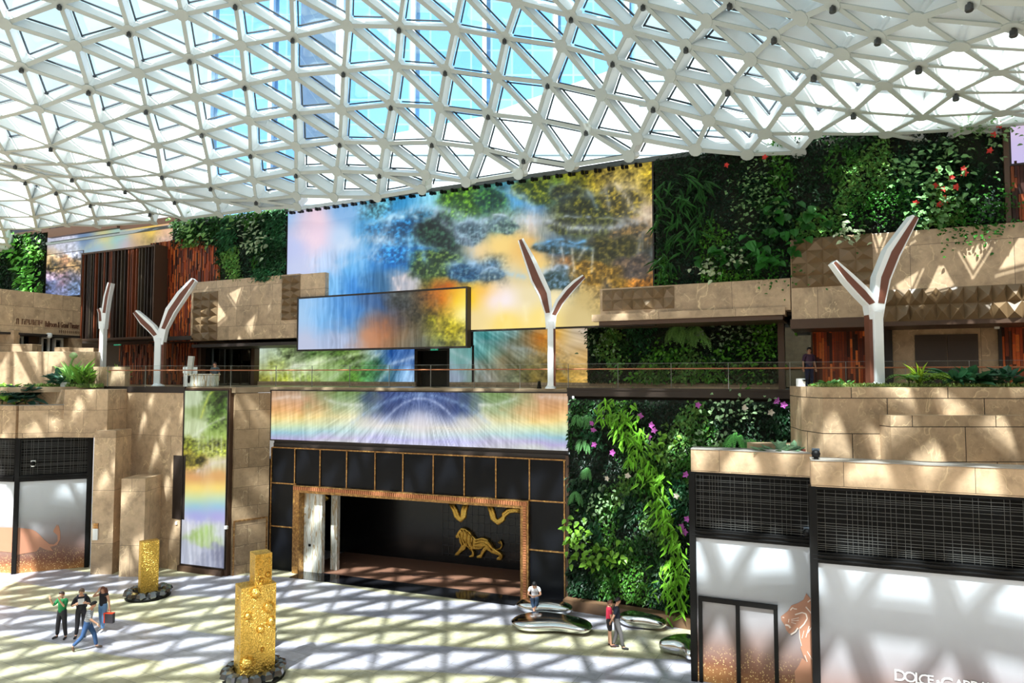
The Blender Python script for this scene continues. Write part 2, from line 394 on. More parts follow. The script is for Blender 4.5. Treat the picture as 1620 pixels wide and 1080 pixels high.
for i,t in enumerate(tl):
    if max((ALL[t[a]]-ALL[t[b_]]).length for a,b_ in ((0,1),(1,2),(0,2)))>6.5: continue
    P=[ALL[k]+nrm[k]*(DEP+.2) for k in t]; g=sum(P,Vector())/3; P=[g+(p-g)*.94 for p in P]
    n=(P[1]-P[0]).cross(P[2]-P[0]).normalized()*.02
    b=B() if i<100 else rest
    b.add([p-n for p in P]+[p+n for p in P],[(0,2,1),(3,4,5),(0,1,4,3),(1,2,5,4),(2,0,3,5)])
    if i<100: obj('glass_pane',b,m_roofglass,roof)
obj('glass_panes',rest,m_roofglass,roof,kind='stuff')
# spotlights hung under every second node
for k in sorted(ALL):
    if (k[0]+k[1])%2 and vis(ALL[k],5) and ALL[k].y<43 and k in RN and k[1]<max(r for c,r in RN if c==k[0]):
        p=ALL[k]; x,y=pxy(p)
        where=('over the far left corner' if x<300 else 'over the left half of the hall' if x<700 else 'over the middle of the hall' if x<1100 else 'over the right side of the hall')
        b=B(); b.lathe([(.04,0),(.04,-.06),(.09,-.06),(.1,-.2),(.08,-.23)],(0,0,0),10)
        tag(obj('roof_spotlight',b,plain('spot_grey',(60,62,62),.4,.3),M=Matrix.Translation(p-Vector((0,0,.03)))),'small black spotlight hanging under a white roof node '+where,'spotlight','black spotlights under the roof nodes '+where)
# ---------------------------------------------------------------- foliage
def leaves(P,T,Nn,L,Wd,C,b,fold=.18):
    """numpy leaf generator: base P, direction T, normal Nn, lengths, widths, colours"""
    n=len(P); S=np.cross(T,Nn); S/=np.linalg.norm(S,axis=1)[:,None]+1e-9
    L=L[:,None]; Wd=Wd[:,None]
    up=Nn*Wd*fold
    v=np.stack([P,P+T*L*.22+S*Wd*.42+up,P+T*L*.6+S*Wd*.36+up*.6,P+T*L-Nn*L*.12,P+T*L*.6-S*Wd*.36+up*.6,P+T*L*.22-S*Wd*.42+up],1).reshape(-1,3)
    base=len(b.v); b.v+=[tuple(x) for x in v.tolist()]
    cc=np.repeat(C,6,0); b.c+=[tuple(x) for x in cc.tolist()]
    k=np.arange(n)*6+base
    f=np.stack([np.stack([k,k+1,k+2,k+3],1),np.stack([k,k+3,k+4,k+5],1)],1).reshape(-1,4)
    b.f+=[tuple(x) for x in f.tolist()]; b.mi+=[0]*(2*n)
def norm(a): return a/(np.linalg.norm(a,axis=1)[:,None]+1e-9)
SPEC=[((22,52,26),.13,.10),((34,74,30),.16,.12),((14,38,22),.12,.08),((50,98,32),.20,.13),((28,60,34),.24,.16),((66,118,36),.14,.11),((18,46,30),.10,.09),((40,86,52),.22,.12),((84,128,60),.18,.14),((22,58,20),.08,.05)]
def green(name,wall,rects,dens,label,off=0.,seed=0,bright=1.,sz=1.,thick=.25,cell=1.1):
    rng=np.random.default_rng(seed+100)
    u0=min(r[0] for r in rects);u1=max(r[1] for r in rects);z0=min(r[2] for r in rects);z1=max(r[3] for r in rects)
    root=thing(name,label,'living wall',wall.frame((u0+u1)/2,off,z0))
    bk=wall.b()
    for r in rects: bk.box(r[0],r[1],off,off+.25,r[2],r[3])
    obj('backing_panel',bk,m_soil,root)
    A=sum((r[1]-r[0])*(r[3]-r[2]) for r in rects); ns=max(6,int(A/cell**2))
    sx=rng.uniform(u0,u1,ns); sz_=rng.uniform(z0,z1,ns); sk=rng.integers(0,len(SPEC),ns); sd=rng.uniform(0,1,ns)
    P=[]
    for r in rects:
        n=int((r[1]-r[0])*(r[3]-r[2])*dens); P.append(np.stack([rng.uniform(r[0],r[1],n),rng.uniform(r[2]+.02,r[3],n)],1))
    P=np.concatenate(P); n=len(P)
    jit=P+rng.normal(0,.14,P.shape)
    d=(jit[:,0:1]-sx)**2*1.5+(jit[:,1:2]-sz_)**2*.8; k=d.argmin(1); dm=np.sqrt(d.min(1))
    sp=sk[k]; base=np.array([s2l(SPEC[i][0]) for i in range(len(SPEC))])[sp]; L=np.array([s[1] for s in SPEC])[sp]*sz*rng.uniform(.7,1.35,n); Wd=np.array([s[2] for s in SPEC])[sp]*sz*rng.uniform(.8,1.2,n)
    C=base*rng.uniform(.6,1.7,n)[:,None]*bright; C[:,0]*=rng.uniform(.8,1.4,n); hl=rng.random(n)<.04; C[hl]=C[hl]*2+.06
    dep=(.05+thick*np.clip(1-dm/cell,0,1)*sd[k]+rng.uniform(0,thick*.35,n))
    P3=np.stack([P[:,0],off-dep,P[:,1]],1)
    T=norm(np.stack([rng.normal(0,.55,n),-rng.uniform(.15,.9,n),-rng.uniform(.1,1.,n)],1))
    Nn=norm(np.stack([rng.normal(0,.45,n),-rng.uniform(.3,1,n),rng.uniform(.1,1.1,n)],1)); Nn=norm(Nn-T*(Nn*T).sum(1)[:,None])
    b=wall.b(); leaves(P3,T,Nn,L,Wd,C,b); obj('foliage',b,m_leaf,root,color=True)
    return root
def fern(wall,u,z,off,n=7,L=.8,c=(120,190,60),rng=None,spread=1.3,parent=None,name='fern_clump',droop=1.,label=None,lw=.16):
    rng=rng or random
    b=wall.b(); Ps=[];Ts=[];Ns=[];Ls=[];Ws=[];Cs=[]
    for i in range(n):
        a=(i-(n-1)/2)/max(1,n-1)*spread*1.6+rng.uniform(-.2,.2); l=L*rng.uniform(.7,1.2)
        p=np.array([u+rng.uniform(-.1,.1),off-.1,z+rng.uniform(-.1,.1)]); d=np.array([math.sin(a)*.6,-.75,.35*math.cos(a)]); d/=np.linalg.norm(d)
        seg=13; cc=np.array(s2l(c))*rng.uniform(.6,1.3)
        for j in range(seg):
            t=j/seg; p=p+d*l/seg; d=d+np.array([math.sin(a)*.03,.02,-.2*droop]); d/=np.linalg.norm(d)
            sd=np.cross(d,[0,-1,.3]); sd/=np.linalg.norm(sd)+1e-9; ll=lw*L*math.sin(PI*min(.95,t*.85+.12))*1.35
            for sg in (-1,1):
                Ps.append(p.copy());Ts.append(sd*sg+d*.5);Ns.append([0,-.7,.7]);Ls.append(ll);Ws.append(l/seg*.85);Cs.append(cc)
        Ps.append(p);Ts.append(d);Ns.append([0,-.7,.7]);Ls.append(lw*L*.6);Ws.append(.04);Cs.append(cc)
    Ts=norm(np.array(Ts));Ns=np.array(Ns,float);Ns=norm(Ns-Ts*(Ns*Ts).sum(1)[:,None])
    leaves(np.array(Ps),Ts,Ns,np.array(Ls),np.array(Ws),np.array(Cs),b,.05)
    return obj(name,b,m_leaf,parent,color=True,label=label)
def broad(wall,u,z,off,n,L,c,parent,name='broad_leaf_plant',rad=.4,seed=0,label=None,up=0.,wr=.75):
    rng=np.random.default_rng(seed); b=wall.b()
    P=np.stack([u+rng.normal(0,rad,n),off-.25-rng.uniform(0,.25,n),z+rng.normal(0,rad,n)],1)
    T=norm(np.stack([rng.normal(0,.5,n),-rng.uniform(.3,.8,n),rng.uniform(-.9,.2,n)+up],1)); Nn=norm(np.stack([rng.normal(0,.3,n),-rng.uniform(.5,1,n),rng.uniform(.4,1,n)],1)); Nn=norm(Nn-T*(Nn*T).sum(1)[:,None])
    C=np.array(s2l(c))*rng.uniform(.6,1.25,n)[:,None]; l=L*rng.uniform(.7,1.2,n); leaves(P,T,Nn,l,l*wr,C,b,.12)
    return obj(name,b,m_leaf,parent,color=True,label=label)

def hang(wall,u,z,off,n,L,c,parent,name='hanging_leaf_plant',rad=.3,seed=0,label=None,wr=.26):
    rng=np.random.default_rng(seed); b=wall.b()
    P=np.stack([u+rng.normal(0,rad,n),off-.2-rng.uniform(0,.35,n),z+rng.normal(0,rad*1.1,n)],1)
    T=norm(np.stack([rng.normal(0,.55,n),-rng.uniform(.1,.7,n),-rng.uniform(.3,1.,n)],1)); Nn=norm(np.stack([rng.normal(0,.3,n),-rng.uniform(.5,1,n),rng.uniform(.4,1,n)],1)); Nn=norm(Nn-T*(Nn*T).sum(1)[:,None])
    C=np.array(s2l(c))*rng.uniform(.5,1.3,n)[:,None]; l=L*rng.uniform(.6,1.25,n); leaves(P,T,Nn,l,l*wr,C,b,.2)
    return obj(name,b,m_leaf,parent,color=True,label=label)
# ---------------------------------------------------------------- video screens
_G=np.random.default_rng(3).random((256,256))
def vnoise(x,y):
    xi=np.floor(x).astype(int); yi=np.floor(y).astype(int); fx=x-xi; fy=y-yi; fx=fx*fx*(3-2*fx); fy=fy*fy*(3-2*fy)
    g=lambda a,b_: _G[a%256,b_%256]
    return (g(xi,yi)*(1-fx)+g(xi+1,yi)*fx)*(1-fy)+(g(xi,yi+1)*(1-fx)+g(xi+1,yi+1)*fx)*fy
def fbm(x,y,o=4):
    s=0;a=.5
    for i in range(o): s=s+a*vnoise(x*2**i+i*17,y*2**i+i*31); a*=.5
    return s/(1-.5**o)
def paint(X,Y,blobs,strokes=(),sig=15.,detail=1.,thr=1.,rocks=(),fx=None):
    wx=X+(fbm(X/26,Y/26)-.5)*30+(fbm(X/7+3,Y/7)-.5)*9; wy=Y+(fbm(X/26+50,Y/26+9)-.5)*26+(fbm(X/7+30,Y/7+8)-.5)*9
    acc=np.zeros(X.shape+(3,)); ws=np.zeros(X.shape); gm=np.zeros(X.shape); wm=np.zeros(X.shape)
    d2min=np.full(X.shape,1e9)
    D=[]
    for q in blobs:
        sx=q[4] if len(q)>4 else 1.; sy=q[5] if len(q)>5 else 1.
        smooth=q[3]=='s'; xx,yy=(X,Y) if smooth else (wx,wy)
        D.append(((xx-q[0])/sx)**2+((yy-q[1])*1.15/sy)**2)
    D=np.array(D); m=D.min(0)
    sg=sig*(.75+m**.5/60)
    for q,d in zip(blobs,D):
        w_=np.exp(-(d-m)/(2*sg*sg)); acc+=w_[...,None]*np.array(q[2],float); ws+=w_
        if q[3]=='g': gm+=w_
        if q[3]=='w': wm+=w_
    c=acc/ws[...,None]; gm/=ws; wm/=ws
    n1=fbm(X/3.2,Y/3.2,3); n2=fbm(X/16+5,Y/13,4); n3=1-np.abs(fbm(X/12,Y/10+40,4)-.5)*7; k=1+gm*detail*((n1-.5)*1.3+(n2-.5)*1.3-np.clip(n3,0,1)*.3)
    c=c*k[...,None]
    st_=vnoise(X/1.7+fbm(X/9,Y/30,2)*5,Y/34.); st2=vnoise(X/3.2+11,Y/60.)
    c=c+(wm*thr)[...,None]*((st_-.5)*34+(st2-.45)*24)[...,None]*np.array([1,1.05,1.1])
    if fx: c=fx(X,Y,c)
    for (cx,cy,rx,ry,dk,lt,rim,ra,ta) in rocks:
        qx=X+(fbm(X/26+cx,Y/20,4)-.5)*rx*.7; qy=Y+(fbm(X/26,Y/20+cy,4)-.5)*ry*1.1
        e=np.hypot((qx-cx)/rx,(qy-cy)/ry); m_=1/(1+np.exp((e-1)*14)); tex=fbm(X/4.5+cx,Y/3.6,4); rg=1-np.abs(fbm(X/9+cy,Y/7,4)-.5)*6
        mo=np.clip((tex-.47)*4,0,1)[...,None]; rc=np.array(dk,float)*(1-mo)+np.array(lt,float)*mo; rc=rc*(.72+.75*(tex-.3)+.25*np.clip(rg,0,1))[...,None]
        th=np.clip(vnoise(X/1.5+cx,Y/26)*1.6-.75,0,1)*ta*np.clip((Y-cy+ry*.6)/ry,0,1); rc=rc*(1-th[...,None])+np.array(rim,float)*th[...,None]
        c=c*(1-m_[...,None])+rc*m_[...,None]
        up_=np.clip((cy+ry*.1-Y)/ry,0,1); w_=ra*.62*vnoise(X/7+cx,Y/9)*1.5*up_*(np.exp(-((e-1.02)/.13)**2)+.45*np.exp(-((e-1.12)/.3)**2)); w_=np.clip(w_,0,1)
        c=c*(1-w_[...,None])+np.array(rim,float)*w_[...,None]
    for pts,wd,col,a in strokes:
        d=np.full(X.shape,1e9)
        for (x0,y0),(x1,y1) in zip(pts[:-1],pts[1:]):
            vx,vy=x1-x0,y1-y0; t=np.clip(((X-x0)*vx+(Y-y0)*vy)/(vx*vx+vy*vy+1e-6),0,1); d=np.minimum(d,np.hypot(X-x0-t*vx,Y-y0-t*vy))
        w_=a*(np.exp(-(d/wd)**2)*.6+np.exp(-(d/(wd*2.4))**2)*.3)*(.35+.65*vnoise(X/2.5+Y/11,Y/5))
        c=c*(1-w_[...,None])+np.array(col,float)*w_[...,None]
    c=np.clip(c,4,255)/255.
    return np.where(c<.04045,c/12.92,((c+.055)/1.055)**2.4)
m_disp=attr_mat('video_display',.35,.3,emit=SCR)
def screen(label,wall,px,off,thick,blobs,strokes=(),sig=15.,res=1.5,frame=.07,detail=1.,thr=1.,edge=None,kind='display',rocks=(),fx=None):
    u0,u1,z0,z1=wall.rect(*px,off=off) if len(px)==4 else px
    root=thing('video_screen',label,'screen',wall.frame((u0+u1)/2,off,z0))
    nx=max(8,int(abs((px[2]-px[0]) if len(px)==4 else 100)/res)); nz_=max(8,int(abs(px[3]-px[1])/res*1.1)+8)
    if callable(edge): nx,nz_=edge
    us=np.linspace(u0,u1,nx); zs=np.linspace(z0,z1,nz_); U,Z=np.meshgrid(us,zs)
    Wp=np.stack([wall.p.x+U*wall.d.x+off*wall.n.x,wall.p.y+U*wall.d.y+off*wall.n.y,Z],-1); X,Y=proj(Wp)
    c=paint(X,Y,blobs,strokes,sig,detail,thr,rocks,fx)
    b=wall.b(); b.v=[(u,off-.005,z) for u,z in zip(U.ravel().tolist(),Z.ravel().tolist())]; b.c=[tuple(x) for x in c.reshape(-1,3).tolist()]
    idx=np.arange(nx*nz_).reshape(nz_,nx); f=np.stack([idx[:-1,:-1],idx[:-1,1:],idx[1:,1:],idx[1:,:-1]],-1).reshape(-1,4)
    b.f=[tuple(x) for x in f.tolist()]; b.mi=[0]*len(b.f)
    obj('display',b,m_disp,root,color=True)
    h=wall.b(); h.box(u0,u1,off,off+thick,z0,z1); obj('cabinet',h,m_dark,root)
    h=wall.b(); e=frame
    h.box(u0-e,u0,off-.04,off+thick*.9,z0-e,z1+e); h.box(u1,u1+e,off-.04,off+thick*.9,z0-e,z1+e); h.box(u0,u1,off-.04,off+thick*.9,z1,z1+e); h.box(u0,u1,off-.04,off+thick*.9,z0-e,z0)
    obj('frame',h,m_dark,root)
    return root
def flow(X,Y,c):
    an=np.arctan2(X-684,Y-470); r_=np.hypot(X-684,Y-470); s1=vnoise(an*55+9,r_/34)*.55+vnoise(an*130,r_/20)*.45; s2_=fbm(an*9,r_/60,3)
    return c+((s1-.5)*58+(s2_-.5)*70)[...,None]
W_='w';G_='g';S_='s'
big=[(460,345,(150,190,235),S_),(480,352,(215,195,215),S_),(500,345,(235,205,220),S_),(540,335,(125,175,225),S_),(600,330,(90,160,180),G_),(640,325,(40,140,200),W_),(680,318,(140,220,248),W_),(715,322,(80,145,60),G_),(745,318,(62,118,34),G_),(775,305,(40,90,80),G_),(770,330,(60,110,60),G_),(815,312,(80,165,225),W_),(842,322,(70,130,190),W_),(845,300,(60,100,50),G_),(870,300,(88,112,28),G_),(905,290,(122,122,22),G_),(900,318,(54,70,50),G_),(940,305,(150,130,34),G_),(960,325,(66,70,22),G_),(975,285,(160,140,60),G_),(1000,308,(242,222,182),W_),(1022,295,(176,150,34),G_),(1020,340,(186,172,160),W_),(930,330,(80,100,40),G_),
(462,390,(190,200,240),S_),(500,375,(238,212,232),S_),(540,375,(190,215,245),S_),(585,368,(70,155,215),W_),(625,352,(24,112,178),G_),(655,345,(18,96,140),G_),(682,362,(24,52,66),G_),(640,385,(50,160,222),W_),(660,395,(24,100,160),G_),(695,392,(52,72,56),G_),(735,368,(110,140,172),W_),(770,350,(74,112,120),W_),(800,345,(92,128,60),G_),(828,350,(236,216,200),W_),(868,358,(160,168,160),W_),(895,350,(84,94,34),G_),(935,348,(72,82,28),G_),(975,345,(110,102,44),G_),(1012,352,(196,140,66),G_),
(470,430,(195,205,238),S_),(520,415,(185,210,245),W_),(560,425,(95,175,235),W_),(605,415,(24,112,192),W_),(645,420,(34,112,182),W_),(685,420,(64,92,64),G_),(725,405,(96,116,112),W_),(755,395,(242,212,154),S_),(790,388,(248,214,130),S_),(835,395,(238,190,106),S_),(880,388,(62,94,132),W_),(915,393,(74,92,92),W_),(955,390,(64,66,28),G_),(1000,385,(84,76,44),G_),(1020,400,(74,84,92),G_),(900,410,(150,100,50),G_),(840,412,(242,196,110),S_),
(770,425,(66,98,124),G_),(735,428,(60,96,130),G_),(820,430,(226,206,156),S_),(850,425,(244,214,130),S_),(893,440,(92,112,124),G_),(925,430,(164,124,54),G_),(970,430,(128,98,30),G_),(985,410,(100,90,34),G_),(1018,440,(196,128,46),G_),
(525,460,(125,190,242),W_),(565,455,(46,126,205),W_),(605,450,(52,104,148),W_),(640,445,(196,190,196),W_),(680,440,(108,128,54),G_),(700,455,(205,92,22),S_),(738,472,(255,212,34),S_),(765,462,(250,190,70),S_),(780,472,(250,236,246),S_),(800,478,(250,238,240),S_),(835,470,(238,222,176),S_),(880,470,(242,226,176),S_),(925,470,(204,180,118),S_),(950,458,(160,130,70),G_),(750,500,(242,218,154),S_),(800,502,(252,222,116),S_),(860,502,(252,226,134),S_),(915,502,(216,194,134),S_)]
stk=[([(590,400),(620,345),(660,328),(700,330),(740,345),(780,352),(800,340),(830,345)],7,(190,225,250),.7),([(540,390),(580,375),(620,380)],8,(220,235,250),.6),([(480,370),(500,380),(495,420)],10,(245,225,235),.5),
([(640,378),(655,376),(668,392),(672,410)],4,(150,215,250),.8),([(648,380),(645,410)],3,(160,220,250),.6),([(700,350),(725,372),(745,385),(750,420)],6,(190,210,235),.5),
([(535,420),(580,405),(600,412)],6,(200,225,250),.5),([(560,330),(590,345)],8,(100,180,220),.3),([(805,302),(830,312),(845,330)],5,(170,215,245),.8),([(820,350),(870,352),(905,360),(960,362),(1010,352)],4,(205,215,230),.6),
([(900,362),(945,360)],3,(210,225,240),.5),([(860,385),(900,388),(935,394)],3,(110,175,230),.8),([(888,392),(892,412)],1.6,(235,235,225),.8),([(905,394),(908,428)],1.8,(240,235,220),.8),([(925,394),(915,410)],2,(235,235,225),.7),([(938,396),(936,430)],1.6,(235,235,225),.7),([(875,395),(873,425)],1.4,(235,235,225),.6),
([(710,418),(735,410),(760,425),(790,430),(830,438)],4,(160,205,240),.7),([(975,292),(990,310),(1000,330),(1030,345)],5,(250,235,205),.8),([(958,300),(965,330)],3,(190,200,210),.6),([(930,300),(945,330)],3,(150,180,200),.6),([(880,315),(900,310)],3,(130,160,170),.4),
([(1010,400),(1015,370),(1030,360)],3,(190,200,210),.5),([(840,432),(880,424),(905,436)],5,(190,210,235),.5),([(622,440),(632,462)],2,(240,225,225),.8),([(640,436),(632,460)],2,(240,225,225),.8),([(650,438),(646,466)],2,(235,225,225),.6),([(575,400),(570,450)],6,(150,205,245),.5),([(790,480),(795,508)],3,(255,240,180),.4),([(830,485),(833,508)],3,(255,244,190),.5),([(862,484),(858,508)],3,(255,244,190),.5)]
screen('giant video wall of a blue waterfall over mossy rocks below the roof',MW,(454,333,1034,512),.0,.35,big,stk,sig=15.,rocks=[
(648,372,62,32,(16,70,120),(40,130,190),(170,225,250),.9,.35),(690,372,34,40,(22,36,36),(46,80,60),(190,215,235),.5,.15),(636,404,56,20,(20,100,180),(50,150,215),(160,215,245),.6,.4),
(690,418,44,26,(36,60,40),(100,128,62),(150,170,150),.2,.3),(730,318,34,26,(44,84,34),(104,158,40),(140,200,220),.3,.1),(775,318,26,20,(30,70,60),(70,130,60),(130,190,210),.3,.2),(850,305,40,20,(50,70,30),(120,130,34),(130,160,140),.1,.05),(905,318,34,26,(34,42,34),(86,90,40),(150,180,200),.5,.15),(940,330,40,26,(40,46,24),(120,116,34),(160,180,190),.4,.15),(985,318,32,26,(60,56,26),(150,130,40),(230,210,170),.4,.1),
(790,358,34,14,(64,90,90),(110,140,120),(200,215,230),.8,.5),(745,368,24,18,(70,96,110),(110,140,150),(200,220,240),.6,.6),(925,358,60,16,(50,54,34),(96,100,44),(190,205,220),.6,.3),(1000,372,36,24,(70,60,40),(130,100,54),(190,205,220),.5,.3),
(895,392,48,11,(50,66,62),(80,110,130),(110,180,235),.9,.5),(965,400,56,24,(50,50,26),(96,88,40),(150,150,120),.2,.25),(1000,422,34,18,(76,66,60),(110,90,70),(150,150,150),.2,.2),(880,442,34,17,(56,80,80),(90,120,140),(190,215,240),.8,.2),(940,432,38,18,(110,84,30),(170,130,50),(200,180,120),.1,.4),
(735,430,32,14,(36,80,120),(80,120,140),(170,215,245),.9,.4),(780,436,22,10,(60,90,110),(110,130,130),(190,215,240),.7,.4)])
BX=.4
boxb=[(476,500,(165,202,238),S_),(482,540,(188,196,222),S_),(515,505,(120,182,236),W_),(555,498,(62,132,204),W_),(600,490,(46,92,150),W_),(635,482,(66,72,70),G_),(670,480,(92,72,48),G_),(700,474,(226,104,18),S_),(722,478,(255,222,24),S_),(733,492,(250,244,190),S_),(545,535,(168,182,212),W_),(585,528,(196,140,106),S_),(606,514,(200,114,58),S_),(640,528,(130,104,74),W_),(625,500,(80,74,84),W_),(690,505,(124,122,24),G_),(716,522,(206,186,24),G_),(700,540,(104,114,74),G_),(655,505,(86,80,54),G_),(660,540,(96,100,88),W_)]
screen('video box jutting out in front of the giant waterfall screen',MW,(473,473,737,547),-BX,BX-.02,boxb,[([(690,475),(695,520)],2,(230,180,120),.4),([(560,480),(560,540)],5,(120,170,220),.4)],frame=.09,sig=17.,detail=.7)
s2=[(745,520,(116,166,166),W_),(772,525,(70,150,150),W_),(800,520,(120,156,156),W_),(840,522,(94,104,84),W_),(858,535,(206,104,30),S_),(866,548,(160,124,44),G_),(884,528,(236,180,60),S_),(905,525,(176,166,150),S_),(925,520,(178,160,140),S_),(900,545,(206,180,140),S_),(725,560,(112,160,156),W_),(765,560,(82,150,150),W_),(715,595,(146,160,180),W_),(750,600,(96,122,110),W_),(790,570,(136,116,80),S_),(820,560,(110,118,100),W_),(845,575,(116,106,60),G_),(860,600,(120,104,54),G_),(810,600,(106,112,84),G_),(770,595,(150,140,130),W_),(890,580,(160,132,74),G_),(920,570,(206,166,100),S_),(905,600,(178,138,44),G_),(925,600,(190,150,80),G_)]
s2s=[([(715,555),(750,575),(770,600)],3,(190,205,210),.5),([(790,550),(840,552),(880,570),(900,600)],3,(180,185,180),.45),([(760,540),(800,545),(850,560)],4,(150,170,175),.4),([(880,540),(900,560)],2,(230,210,170),.5)]
UP=2.6
screen('misty teal and amber screen under the giant screen behind the railing',MW,(749,515,930,605),UP,.3,s2,s2s,sig=17,detail=.5,fx=flow)
u0,u1,z0,z1=MW.rect(711,549,749,605,off=UP)
screen('narrow misty teal screen stepping down beside the dark doorway',MW,(711,549,748,605),UP-.02,.3,s2,s2s)
s3=[(415,550,(190,206,190),W_),(450,555,(120,140,90),G_),(490,555,(64,96,44),G_),(530,552,(90,130,60),G_),(560,560,(110,140,70),G_),(590,556,(170,200,200),W_),(625,558,(60,110,180),W_),(645,562,(40,80,140),W_),(415,580,(190,200,150),W_),(440,590,(140,160,40),G_),(430,603,(170,160,50),G_),(470,580,(210,220,190),W_),(500,575,(190,210,150),W_),(480,600,(120,140,60),G_),(530,590,(150,180,110),W_),(560,600,(100,150,60),G_),(590,585,(70,130,70),G_),(610,600,(40,90,110),W_),(635,595,(120,170,220),W_),(650,600,(170,200,235),W_)]
s3s=[([(430,590),(470,578),(520,570),(580,556)],3,(240,245,230),.6),([(600,603),(620,575),(655,565)],3,(220,235,250),.7),([(520,600),(560,575),(600,560)],3,(225,235,215),.5)]+[([(x,585),(x+2,604)],1.2,(240,240,220),.6) for x in range(428,490,9)]
screen('green moss and stream screen behind the railing left of the doorway',MW,(407,546,656,606),UP,.3,s3,s3s,sig=14,detail=.7,fx=flow)
def s4c(x): return min(x,1330-x)
s4=[]
for x,y,c,k in [(440,640,(214,160,110),S_),(480,638,(222,170,120),W_),(440,628,(190,150,110),W_),(470,655,(240,205,130),S_),(435,662,(246,212,130),S_),(435,678,(150,205,210),S_),(470,682,(160,190,210),S_),(435,690,(190,175,215),S_),(450,698,(206,210,205),W_),(500,700,(196,190,206),S_),(520,640,(190,200,160),W_),(545,625,(110,150,60),G_),(570,630,(130,170,110),W_),(520,668,(246,226,160),S_),(545,680,(206,220,200),W_),(550,700,(206,206,200),W_),(590,640,(70,100,110),G_),(600,625,(60,100,150),W_),(625,635,(40,60,110),W_),(640,625,(50,80,150),W_),(605,660,(240,226,180),S_),(590,680,(200,224,200),S_),(600,700,(190,180,230),S_),(640,680,(200,214,240),W_),(630,655,(120,140,190),W_),(655,645,(70,86,140),W_),(665,665,(170,185,235),W_),(655,705,(190,190,240),W_),(560,665,(220,224,180),W_),(575,700,(214,208,226),S_)]:
    s4.append((x,y,c,k)); s4.append((1330-x,y+2,c,k))
s4s=[([(436,632),(470,622),(500,620)],3,(235,225,215),.6),([(490,680),(510,640),(540,620)],4,(240,244,235),.5),([(550,690),(580,650),(620,622)],4,(236,240,245),.5),([(665,690),(640,660),(600,640)],4,(214,224,250),.5),([(665,632),(640,642),(615,665)],4,(200,215,250),.6)]
s4s+=[([(1330-x,y+3) for x,y in p],w_,c,a) for p,w_,c,a in s4s]+[([(x,642),(x-1,665)],1.3,(245,245,225),.7) for x in list(range(556,574,5))+list(range(758,776,5))]+[([(665+dx*.25,668),(665+dx,708)],2.2,(225,228,250),.5) for dx in range(-95,96,19)]
u0,z1=EW.uv(430,618); u1,_=EW.uv(899,618); _,z0=EW.uv(430,700)
def strip_fx(X,Y,c):
    m=np.abs(X-665); ty=(Y-618)/(84+(X-430)*.02); t=np.clip(ty+(fbm(X/60,Y/30,3)-.5)*.16,0,1.05)
    ts=[0,.18,.34,.5,.64,.76,.88,1.]
    outer=np.array([(168,140,112),(206,160,122),(228,172,112),(246,216,142),(206,226,184),(158,200,214),(186,178,220),(206,210,206)],float)
    inner=np.array([(44,66,120),(46,70,130),(60,84,140),(150,160,190),(214,212,200),(196,214,222),(190,190,236),(206,208,232)],float)
    mid=np.array([(116,146,84),(130,156,104),(170,184,140),(226,218,166),(214,226,196),(184,214,214),(196,192,220),(206,208,212)],float)
    f=lambda A: np.stack([np.interp(t,ts,A[:,i]) for i in range(3)],-1)
    mw=m+(fbm(X/18,Y/18,3)-.5)*50
    a=np.clip((mw-55)/55,0,1)[...,None]; b_=np.clip((mw-130)/60,0,1)[...,None]
    c=f(inner)*(1-a)+f(mid)*a; c=c*(1-b_)+f(outer)*b_
    an=np.arctan2(X-665,Y-575); r_=np.hypot(X-665,Y-575)
    s1=vnoise(an*70+9,r_/28)*.6+vnoise(an*150,r_/16)*.4; k=np.clip(1.3-m/170,0.25,1)
    c=c+((s1-.5)*95*k)[...,None]*np.array([1,1,1.05])
    s2=vnoise(X/1.8,Y/20); c=c+((s2-.55)*34)[...,None]
    lobe=np.exp(-((m-42)/22)**2-((Y-648)/13)**2)+.8*np.exp(-((m-70)/24)**2-((Y-630)/9)**2); c=c*(1-.62*np.clip(lobe,0,1)[...,None])+np.array([40,54,100])*.62*np.clip(lobe,0,1)[...,None]
    glow=np.exp(-(m/26)**2-((Y-668)/24)**2)*.7+np.exp(-((m-75)/30)**2-((Y-672)/14)**2)*.5; glow=np.clip(glow,0,1)[...,None]; c=c*(1-glow)+np.array([236,230,236])*glow
    return c
arcs=[]
for k_ in (-1,1):
    arcs+=[([(665+k_*dx,630+dx*dx/90.) for dx in range(0,62,8)],2.2,(200,214,246),.8),([(665+k_*dx,624+dx*dx/260.) for dx in range(0,110,12)],3,(170,200,236),.6),([(665+k_*(95+dx),640+dx*.1-dx*dx/200) for dx in range(0,60,8)],3,(236,240,236),.6),([(665+k_*(190+dx),628-dx*.05+ (dx/40.)**2*4) for dx in range(0,50,8)],3,(236,226,216),.6)]
    for q in list(range(92,110,4)): arcs.append(([(665+k_*q,640),(665+k_*(q+1),668)],1.1,(244,246,236),.4))
screen('long rainbow waterfall screen strip above the black shop entrance',EW,(430,618,899,713),.0,.5,s4,arcs,frame=.06,sig=12,fx=strip_fx)
